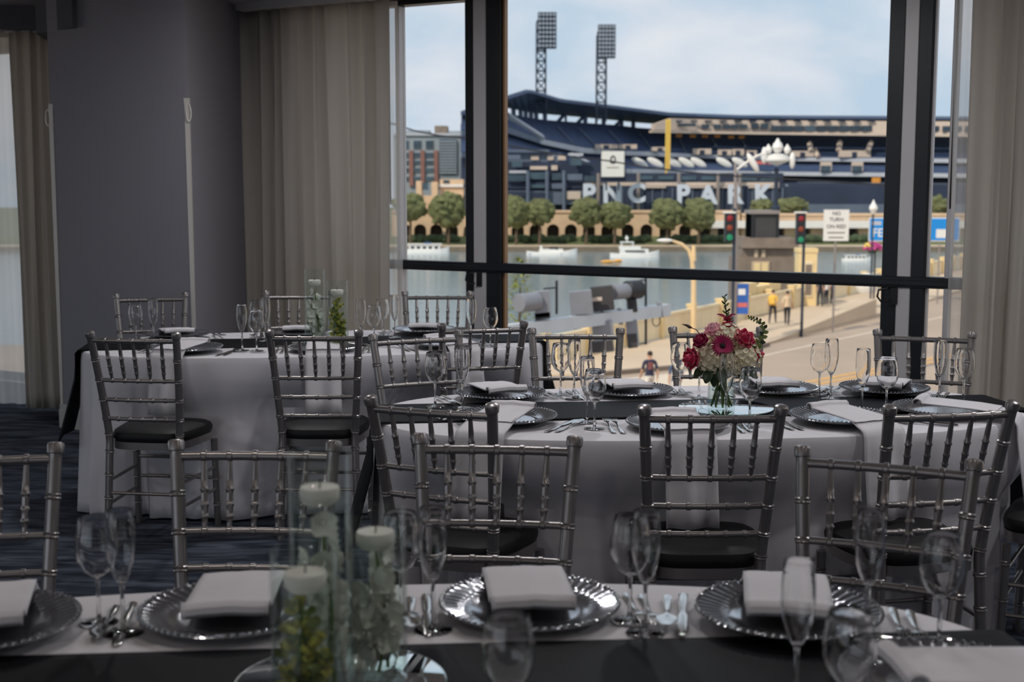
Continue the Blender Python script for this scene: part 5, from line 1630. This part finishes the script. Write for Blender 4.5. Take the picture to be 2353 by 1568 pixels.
# traffic lights
def traffic_light(px, py0, py1, Y, label, pole_px):
    b0 = post_base(pole_px, Y); t = thing('traffic_light', label, 'traffic light', tuple(b0), 0, 'traffic lights')
    s = Y / F; zt = dp(px, py0, Y).z - b0.z; zb_ = dp(px, py1, Y).z - b0.z; x = (px - pole_px) * s
    MB().tube([(0, 0, 0), (0, 0, zt + .2)], .07, 8).build('pole', 'mast_dark', t)
    MB().box((min(0, x), .05, (zt + zb_) / 2 - .05), (max(0, x), .15, (zt + zb_) / 2 + .05)).build('bracket', 'mast_dark', t, smooth=False)
    h = MB().box((x - .19, -.15, zb_), (x + .19, .22, zt)).build('housing', 'signal_black', t, smooth=False)
    MB().box((x - .26, -.2, zt), (x + .26, .26, zt + .07)).build('cap', 'white_paint', t, smooth=False)
    H = (zt - zb_) / 3
    for k, m_ in enumerate(('lens_green', 'lens_amber', 'lens_red')):
        c = Vector((x, -.17, zb_ + H * (k + .5)))
        MB().ball(c, (.145, .05, .145), 12, 6).build('lens', m_, h)
        MB().tube([c + Vector((.16 * cos(a), -.02, .16 * sin(a))) for a in [pi * i / 8 for i in range(9)]], .03, 5).build('visor', 'signal_black', h)
traffic_light(1674, 490, 556, 57.5, 'traffic light left of the stone pylon', 1686)
traffic_light(1837, 490, 562, 62.0, 'traffic light right of the stone pylon', 1846)

# signs
def sign_posts(px, Y, zt, t, r=.05, m='pole_grey'):
    MB().tube([(0, .06, 0), (0, .06, zt)], r, 8).build('post', m, t)
YN = 64.0; b0 = post_base(1919, YN); NT = thing('traffic_sign', 'white traffic sign reading NO TURN ON RED', 'sign', tuple(b0), 0)
s = YN / F; z0, z1 = dp(1919, 554, YN).z - b0.z, dp(1919, 482, YN).z - b0.z
sign_posts(1919, YN, z1, NT)
pn = MB().box((-29 * s, -.02, z0), (29 * s, .02, z1)).build('panel', 'white_paint', NT, smooth=False)
for tx, py, sz in (('NO', 491, 15), ('TURN', 505, 15), ('ON RED', 521, 15)):
    text('lettering', tx, sz * s * .80, NT, Matrix.Translation((0, -.03, dp(1919, py, YN).z - b0.z)) @ Matrix.Rotation(pi / 2, 4, 'X'), 'sign_ink', .004)
for py, w in ((535, 20), (546, 17)):
    zz = dp(1919, py, YN).z - b0.z; MB().box((-w * s, -.028, zz - 1.6 * s), (w * s, -.019, zz + 1.6 * s)).build('print_line', 'pole_grey', NT, smooth=False)
YQ = 80.0; b0 = post_base(2098, YQ); BS = thing('street_sign', 'wide bright blue sign with white border and lettering', 'sign', tuple(b0), 0)
s = YQ / F; z0, z1 = dp(2098, 555, YQ).z - b0.z, dp(2098, 500, YQ).z - b0.z
MB().box((-104 * s, -.03, z0), (104 * s, .03, z1)).build('border_panel', 'white_paint', BS, smooth=False)
MB().box((-102 * s, -.05, z0 + 2.5 * s), (102 * s, -.02, z1 - 2.5 * s)).build('panel', 'sign_blue', BS, smooth=False)
text('lettering', 'FE', 27 * s, BS, Matrix.Translation((-97 * s, -.055, dp(2098, 536, YQ).z - b0.z)) @ Matrix.Rotation(pi / 2, 4, 'X'), 'white_paint', .004, 'LEFT', .01)
zz = dp(2098, 513, YQ).z - b0.z; MB().box((-99 * s, -.056, zz - 4.5 * s), (-76 * s, -.048, zz + 4.5 * s)).build('print_block', 'parapet', BS, smooth=False)
zz = dp(2098, 537, YQ).z - b0.z; MB().box((50 * s, -.056, zz - 10 * s), (86 * s, -.048, zz + 10 * s)).build('print_block', 'white_paint', BS, smooth=False)
for sx in (-1, 1): MB().tube([(sx * 60 * s, .07, 0), (sx * 60 * s, .07, z1)], .05, 8).build('post', 'pole_grey', BS)
# globe lamp and flower basket
YK = 72.0; b0 = post_base(2003, YK); GLb = thing('globe_lamp', 'white teardrop globe street lamp beside the blue sign', 'street lamp', tuple(b0), 0)
zc = dp(2001, 479, YK).z - b0.z; r = .24
MB().tube([(0, 0, 0), (0, 0, zc - r)], .05, 8).build('pole', 'mast_dark', GLb)
MB().lathe([(.08, -r * 1.3), (.12, -r), (r, -.1 * r), (r * .8, r * .6), (r * .4, r * 1.2), (.02, r * 2.0)], 16, c=(0, 0, zc)).build('globe', 'white_paint', GLb)
YF = 73.5; b0 = post_base(2004, YF); FB = thing('flower_basket', 'hanging basket of magenta and yellow flowers below the blue sign', 'flower basket', tuple(b0), 0)
zc = dp(2000, 570, YF).z - b0.z; rr = random.Random(9)
MB().tube([(.18, .1, 0), (.18, .1, zc)], .05, 8).build('post', 'signal_black', FB)
MB().lathe([(.001, zc - .35), (.2, zc - .3), (.34, zc - .05), (.36, zc)], 14).build('basket', 'leaf_dark', FB)
for k in range(44):
    a = k * 2.4; z = 1 - 1.3 * (k + .5) / 44; q = sqrt(max(0, 1 - z * z))
    c = (.46 * q * cos(a), .46 * q * sin(a), zc + .30 * z); r0 = rr.uniform(.07, .12)
    MB().ball(c, (r0, r0, r0 * .7), 6, 4).build('blossom', 'petunia_yellow' if c[0] < -.15 and z > .2 else 'petunia', FB)
YW = 76.0; b0 = gp(1990, 708, ZST + .13); WP = MB().lathe([(.001, 0), (.45, 0), (.62, .25), (.68, .6), (.55, .95), (.3, 1.12), (.001, 1.16)], 18)
tag(WP.build('white_planter', 'white_paint', None, (b0.x, b0.y, ZST + 1.0)), 'white rounded tub beside the end of the concrete barrier', 'tub')

# boats
def boat(px, py, Lpx, Y, kind, label):
    c = dp(px, py, Y); s = Y / F; L = Lpx * s
    t = thing('motor_boat', label, 'boat', (c.x, Y, ZW), 0, 'boats moored on the river')
    W_ = L * .26; mb = MB(); vs_ = []
    st = [(-.5, .85, .02), (-.3, 1.0, 0), (.1, 1.0, .0), (.32, .75, .03), (.45, .35, .06), (.5, .05, .08)]
    Hh = L * (.055 if kind == 'cruiser' else .075)
    for x, w, up in st:
        vs_ += [(x * L, -w * W_ * .52, -.05), (x * L, -w * W_ * .5, Hh + up * L), (x * L, w * W_ * .5, Hh + up * L), (x * L, w * W_ * .52, -.05)]
    fs = []
    for i in range(len(st) - 1):
        o = i * 4; n_ = o + 4
        fs += [(o, n_, n_ + 1, o + 1), (o + 1, n_ + 1, n_ + 2, o + 2), (o + 2, n_ + 2, n_ + 3, o + 3), (o + 3, n_ + 3, n_, o)]
    fs += [(0, 1, 2, 3), tuple((len(st) - 1) * 4 + j for j in (3, 2, 1, 0))]
    mb.add(vs_, fs); mb.build('hull', 'boat_white', t, smooth=False)
    if kind == 'yacht':
        MB().prism([(-.30 * L, -W_ * .38), (.28 * L, -W_ * .28), (.28 * L, W_ * .28), (-.30 * L, W_ * .38)], Hh, Hh + .10 * L).build('cabin', 'boat_white', t, smooth=False)
        MB().box((-.2 * L, -W_ * .40, Hh + .045 * L), (.2 * L, W_ * .40, Hh + .075 * L)).build('cabin_window', 'boat_window', t, smooth=False)
        MB().prism([(-.32 * L, -W_ * .33), (.12 * L, -W_ * .25), (.12 * L, W_ * .25), (-.32 * L, W_ * .33)], Hh + .10 * L, Hh + .16 * L).build('flybridge', 'boat_white', t, smooth=False)
        MB().box((-.30 * L, -W_ * .3, Hh + .23 * L), (-.02 * L, W_ * .3, Hh + .25 * L)).build('hardtop', 'boat_white', t, smooth=False)
        for x in (-.28, -.05): MB().box((x * L, -W_ * .25, Hh + .15 * L), (x * L + .2, W_ * .25, Hh + .24 * L)).build('strut', 'boat_white', t, smooth=False)
        MB().tube([(-.15 * L, 0, Hh + .25 * L), (-.17 * L, 0, Hh + .38 * L)], .12, 6).build('mast', 'boat_white', t)
        MB().ball((-.16 * L, 0, Hh + .32 * L), .35, 8, 5).build('radar', 'boat_white', t)
    elif kind == 'cruiser':
        MB().prism([(-.25 * L, -W_ * .35), (.22 * L, -W_ * .25), (.22 * L, W_ * .25), (-.25 * L, W_ * .35)], Hh, Hh + .06 * L).build('cabin', 'boat_white', t, smooth=False)
        MB().box((-.46 * L, -W_ * .47, Hh * .25), (.2 * L, W_ * .47, Hh * .55)).build('stripe', 'boat_blue', t, smooth=False)
        MB().box((-.05 * L, -W_ * .28, Hh + .05 * L), (.12 * L, W_ * .28, Hh + .10 * L)).build('windscreen', 'boat_window', t, smooth=False)
        MB().tube([(-.2 * L, 0, Hh + .05 * L), (-.22 * L, 0, Hh + .13 * L)], .25, 6).build('mast', 'boat_white', t)
    else:
        MB().box((-.38 * L, -W_ * .35, Hh), (.30 * L, W_ * .35, Hh + .10 * L)).build('cabin', 'boat_white', t, smooth=False)
        MB().box((-.42 * L, -W_ * .4, Hh + .12 * L), (.34 * L, W_ * .4, Hh + .14 * L)).build('roof', 'boat_white', t, smooth=False)
        for k in range(5): MB().box((-.34 * L + k * .13 * L, -W_ * .37, Hh + .03 * L), (-.26 * L + k * .13 * L, W_ * .37, Hh + .085 * L)).build('cabin_window', 'boat_window', t, smooth=False)
        for x in (-.36, .26): MB().box((x * L, -W_ * .3, Hh + .09 * L), (x * L + .2, W_ * .3, Hh + .13 * L)).build('strut', 'boat_white', t, smooth=False)
        MB().box((-.05 * L, -W_ * .2, Hh + .14 * L), (.1 * L, W_ * .2, Hh + .17 * L)).build('canopy', 'boat_blue', t, smooth=False)
boat(980, 570, 104, 268, 'house', 'long white cabin boat behind the left window pane')
boat(1268, 582, 116, 262, 'cruiser', 'low white cruiser with a blue stripe, left of the yacht')
boat(1458, 592, 112, 252, 'yacht', 'large white motor yacht in the middle of the window')
boat(1968, 610, 66, 240, 'house', 'small white boat near the right window mullion')
for i, (px, py, L) in enumerate(((1396, 604, 34), (1420, 602, 22), (942, 573, 22))):
    c = gp(px, py, ZW); s = c.y / F; mb = MB(); l = L * s * .5
    mb.tube([(-l, 0, .18), (-l * .6, 0, .2), (0, 0, .22), (l * .6, 0, .2), (l, 0, .25)], [.05, .38, .48, .38, .05], 8, flat=.6)
    tag(mb.build('kayak', 'kayak', None, (c.x, c.y, ZW)), ['orange kayak below the yacht, left of two', 'orange kayak below the yacht, right of two', 'yellow kayak beside the cabin boat in the left pane'][i], 'kayak', 'kayaks on the river')

# traffic signal mast arm just outside, seen from behind
ML = thing('signal_mast_arm', 'grey traffic signal mast arm with signal housings outside the window', 'signal mast', (dp(1150, 760, 26).x - .3, 26, ZST), 0)
mo = ML.location.copy()
def YM(px): return 26 + (px - 1150) / 380 * 3.5
def mp_(px, py, o=0.0): return dp(px, py, YM(px) + o) - mo
a, b_ = mp_(1100, 770), mp_(1532, 712)
def obox(name, c, dx, dy, dz, m, rot=0.0):
    Mx = Matrix.Translation(c) @ Matrix.Rotation(rot, 4, 'Y')
    return MB().box((-dx / 2, -dy / 2, -dz / 2), (dx / 2, dy / 2, dz / 2), M=Mx).build(name, m, ML, smooth=False)
dirv = (b_ - a)
Mq = Matrix.Translation((a + b_) / 2) @ dirv.to_track_quat('X', 'Z').to_matrix().to_4x4()
MB().box((-dirv.length / 2, -.12, -.13), (dirv.length / 2, .12, .13), M=Mq).build('beam', 'beam_grey', ML, smooth=False)
MB().tube([Vector((a.x - .05, a.y - 26 + 26 - mo.y + mo.y, 0)), a], .16, 10).build('pole', 'beam_grey', ML)
for px, py in ((1320, 738), (1424, 727), (1516, 712)):
    obox('clamp', mp_(px, py), .09, .32, .34, 'signal_grey', -.13)
tilt = -radians(6)
def drum(px0, px1, py, rpx, m, o=-.1):
    p0, p1 = mp_(px0, py, o), mp_(px1, py - (px1 - px0) * .1, o); r = rpx * YM(px0) / F
    MB().tube([p0, p0.lerp(p1, .04), p1], [r * .92, r, r], 16).build('visor', m, ML)
drum(1192, 1232, 697, 22, 'signal_grey'); drum(1408, 1442, 672, 18, 'signal_grey'); drum(1440, 1468, 668, 22, 'signal_black')
sM = 28 / F
for px, py, w, h, m_ in ((1246, 698, 34, 56, 'signal_grey'), (1335, 695, 50, 52, 'signal_grey'), (1384, 686, 50, 56, 'pylon_dark'), (1452, 702, 22, 30, 'signal_black'), (1246, 725, 34, 14, 'signal_black'),
                         (1385, 760, 48, 46, 'signal_grey'), (1384, 795, 50, 26, 'pylon_dark'), (1453, 765, 26, 62, 'signal_grey'), (1452, 782, 22, 34, 'pylon_dark')):
    obox('signal_housing', mp_(px, py, -.1), w * sM, .3, h * sM, m_, tilt)
for px, py in ((1371, 688), (1398, 684)):
    obox('louvre', mp_(px, py, -.3), 24 * sM, .06, 8 * sM, 'press_stone', tilt)
for px, y0, y1 in ((1279, 645, 722), (1484, 636, 792), (1383, 680, 720)):
    MB().tube([mp_(px, y1, .1), mp_(px, y0, .1)], .03, 6).build('bracket_post', 'signal_black', ML)
for x0, x1, y in ((1250, 1279, 664), (1462, 1484, 646), (1462, 1484, 792)):
    MB().tube([mp_(x0, y, .1), mp_(x1, y - 3, .1)], .018, 6).build('bracket_arm', 'signal_black', ML)
MB().tube([mp_(1508 + 9 * cos(t_), 738 + 12 * sin(t_)) for t_ in [i * 2 * pi / 16 for i in range(17)]], .012, 5, caps=False).build('cable_loop', 'signal_black', ML)

# shrub outside by the mullion
SHx = dp(1182, 690, 33)
SH = thing('young_tree', 'yellow-green young tree just outside the window beside the mullion', 'tree', (SHx.x, 33, ZST), 0)
MB().tube([(0, 0, 0), (.1, 0, 2.5), (.15, 0, 4.6)], [.08, .06, .02], 7).build('trunk', 'trunk', SH)
mb = MB(); rr = random.Random(4)
for k in range(420):
    a = rr.uniform(0, 6.28); z = rr.uniform(0, 1); q = (1 - z) ** .7 * .62 * sqrt(rr.uniform(.1, 1)) + .03
    c = Vector((.12 + q * cos(a), q * sin(a), 2.6 + 2.75 * z))
    an = rr.uniform(0, 6.28); d = Vector((cos(an), sin(an), rr.uniform(-.4, .5)))
    petal(mb, c, d, (0, 0, 1), rr.uniform(.10, .17), .04, -.2, nu=2, nv=2)
tag(mb.build('foliage', 'foliage_lime', SH), kind='stuff')

# overhead wires
def wire(pts, label):
    mb = MB(); P = [dp(*p) for p in pts]; o_ = P[0]
    mb.tube([p - o_ for p in P], .03, 5)
    tag(mb.build('overhead_wire', 'signal_black', None, tuple(o_)), label, 'wire', 'overhead wires')
def utility_pole(px, py, label):
    p = dp(px, py, 50); t = thing('utility_pole', label, 'pole', (p.x, 50, ZST), 0, 'utility poles')
    MB().tube([(0, 0, 0), (0, 0, p.z - ZST + .6)], [.14, .10], 8).build('pole', 'trunk', t)
    MB().box((-.5, -.05, p.z - ZST - .05), (.5, .05, p.z - ZST + .05)).build('crossarm', 'trunk', t, smooth=False)
utility_pole(1104, 322, 'utility pole hidden behind the left window mullion')
utility_pole(2078, 428, 'utility pole hidden behind the right window mullion')
wire([(1104, 322, 50), (1160, 333, 50), (1200, 341, 50), (1320, 361, 50), (1400, 370, 50), (1480, 384, 50), (1600, 398, 50), (1690, 405, 50), (1790, 411, 50), (1900, 417, 50), (2078, 428, 50)], 'thin black overhead wire crossing in front of the stadium')
wire([(700, 260, 50), (905, 285, 50), (950, 300, 50), (1010, 312, 50), (1104, 322, 50)], 'thin black overhead wire in front of the office building')

# people
def person(loc, rz, label, top, bottom, skin_leg, pose, hair='hair_dark', print_=None, h=1.76, pack=None):
    k = h / 1.76
    V = []; E = []; Rr = []
    def v(p, r, par=None):
        V.append(Vector(p) * k); Rr.append(r * k)
        if par is not None: E.append((par, len(V) - 1))
        return len(V) - 1
    st = pose.get('stride', .0); arm = pose.get('arm', .0)
    pel = v((0, 0, .96), .135); wst = v((0, 0, 1.10), .125, pel); ch = v((0, -.01, 1.30), .150, wst); sh = v((0, 0, 1.43), .115, ch)
    nk = v((0, .0, 1.50), .055, sh); hd = v((0, .015, 1.60), .085, nk); hd2 = v((0, .015, 1.70), .078, hd)
    for s_ in (-1, 1):
        d = st * s_
        hp = v((s_ * .09, 0, .90), .10, pel); kn = v((s_ * .10, d * .22 + .03, .50), .065, hp); an = v((s_ * .10, d * .34 - (.06 if d < 0 else 0), .09 + (.04 if d < 0 else 0)), .042, kn)
        v((s_ * .11, d * .34 + .13, .045), .036, an)
        so = v((s_ * .185, 0, 1.41), .062, sh); el = v((s_ * .245, -d * .10 - .02, 1.13), .046, so); wr = v((s_ * .25, -d * .22 + .07 + arm, .90 + arm), .032, el)
        hn = v((s_ * .25, -d * .24 + .09 + arm, .84 + arm), .034, wr)
    me = bpy.data.meshes.new('tmp'); me.from_pydata(V, E, [])
    o = bpy.data.objects.new('tmp_body', me); COL.objects.link(o)
    sk = o.modifiers.new('skin', 'SKIN')
    for i, sv in enumerate(me.skin_vertices[0].data):
        sv.radius = (Rr[i], Rr[i] * (.72 if i in (0, 1, 2, 3) else 1)); sv.use_root = (i == 0)
    ss = o.modifiers.new('sub', 'SUBSURF'); ss.levels = 2; ss.render_levels = 2
    dg = bpy.context.evaluated_depsgraph_get(); dg.update()
    bm_ = bpy.data.meshes.new_from_object(o.evaluated_get(dg))
    bpy.data.objects.remove(o)
    mats = ['skin', top, bottom, 'trousers_dark', print_ or top]
    bm_.materials.clear()
    for m_ in mats: bm_.materials.append(MATS[m_])
    for p in bm_.polygons:
        c = p.center / k; p.use_smooth = True
        if c.z > 1.49: mi = 0
        elif c.z > .95: mi = 1 if (abs(c.x) < .21 or c.z > 1.17) else 0
        elif abs(c.x) > .21: mi = 0
        elif c.z < .07: mi = 3
        elif c.z > .52 or not skin_leg: mi = 2
        else: mi = 0
        if mi == 1 and print_ and abs(c.x) < .09 and 1.16 < c.z < 1.42 and c.y < -.05: mi = 4
        p.material_index = mi
    root = thing('person', label, 'person', tuple(loc), rz, 'people on the street')
    obj('body', bm_, root)
    # fingers
    for s_ in (-1, 1):
        d = st * s_; hb = Vector((s_ * .25, -d * .24 + .09 + arm, .84 + arm)) * k
        mb = MB()
        for q, L in enumerate((.065, .075, .072, .058)):
            b0 = hb + Vector((0, (q - 1.5) * .016, -.02)) * k
            mb.tube([b0, b0 + Vector((-s_ * .004, 0, -L * .6)) * k, b0 + Vector((-s_ * .018, 0, -L)) * k], [.0085 * k, .008 * k, .005 * k], 6)
        b0 = hb + Vector((0, .03, .01)) * k; mb.tube([b0, b0 + Vector((-s_ * .01, .025, -.035)) * k], [.009 * k, .006 * k], 6)
        mb.build('fingers', 'skin', root)
    mb = MB(); mb.ball(Vector((0, -.005, 1.685)) * k, (.088 * k, .096 * k, .085 * k), 12, 8); mb.build('hair', hair, root)
    mb = MB(); mb.ball(Vector((0, .105, 1.62)) * k, (.014 * k, .018 * k, .02 * k), 6, 4)
    for s_ in (-1, 1): mb.ball(Vector((s_ * .09, .01, 1.63)) * k, (.015 * k, .022 * k, .032 * k), 6, 4)
    mb.build('nose_and_ears', 'skin', root)
    if pack:
        o = MB().box((-.16, -.30, 1.02), (.16, -.12, 1.42)).build('backpack', pack, root); bv = o.modifiers.new('b', 'BEVEL'); bv.width = .05; bv.segments = 3
    return root
z0 = ZST + .02
pa = gp(1492, 929, z0); person((pa.x, pa.y, z0), .25, 'person in navy jersey and light shorts walking below the window', 'shirt_navy', 'shorts_light', True, {'stride': .6}, print_='shirt_orange_print')
pb = gp(1552, 938, z0); person((pb.x, pb.y, z0), .2, 'person in blue top half hidden by the chair behind the bouquet', 'jeans', 'shirt_white', True, {'stride': -.5}, h=1.68)
z0 = ZST + .13
pc = gp(1775, 744, z0); person((pc.x, pc.y, z0), -.4, 'person with a yellow backpack walking along the bridge sidewalk', 'shirt_yellow', 'trousers_dark', False, {'stride': .8}, pack='shirt_yellow')
pd = gp(1808, 748, z0); person((pd.x, pd.y, z0), -.3, 'person in pale top and black skirt-like jacket walking on the sidewalk', 'shirt_tan', 'cloth_black', False, {'stride': -.8})
for i, (px, py, tp, lab) in enumerate(((1884, 706, 'cloth_black', 'person in black standing by the golden pillar'), (1898, 702, 'shirt_white', 'person in white standing right of the golden pillar'), (1912, 699, 'jeans', 'person in blue farthest along the bridge sidewalk'))):
    p = gp(px, py, z0); person((p.x, p.y, z0), .5 * i, lab, tp, 'trousers_dark', False, {'stride': .3 * (i - 1)})
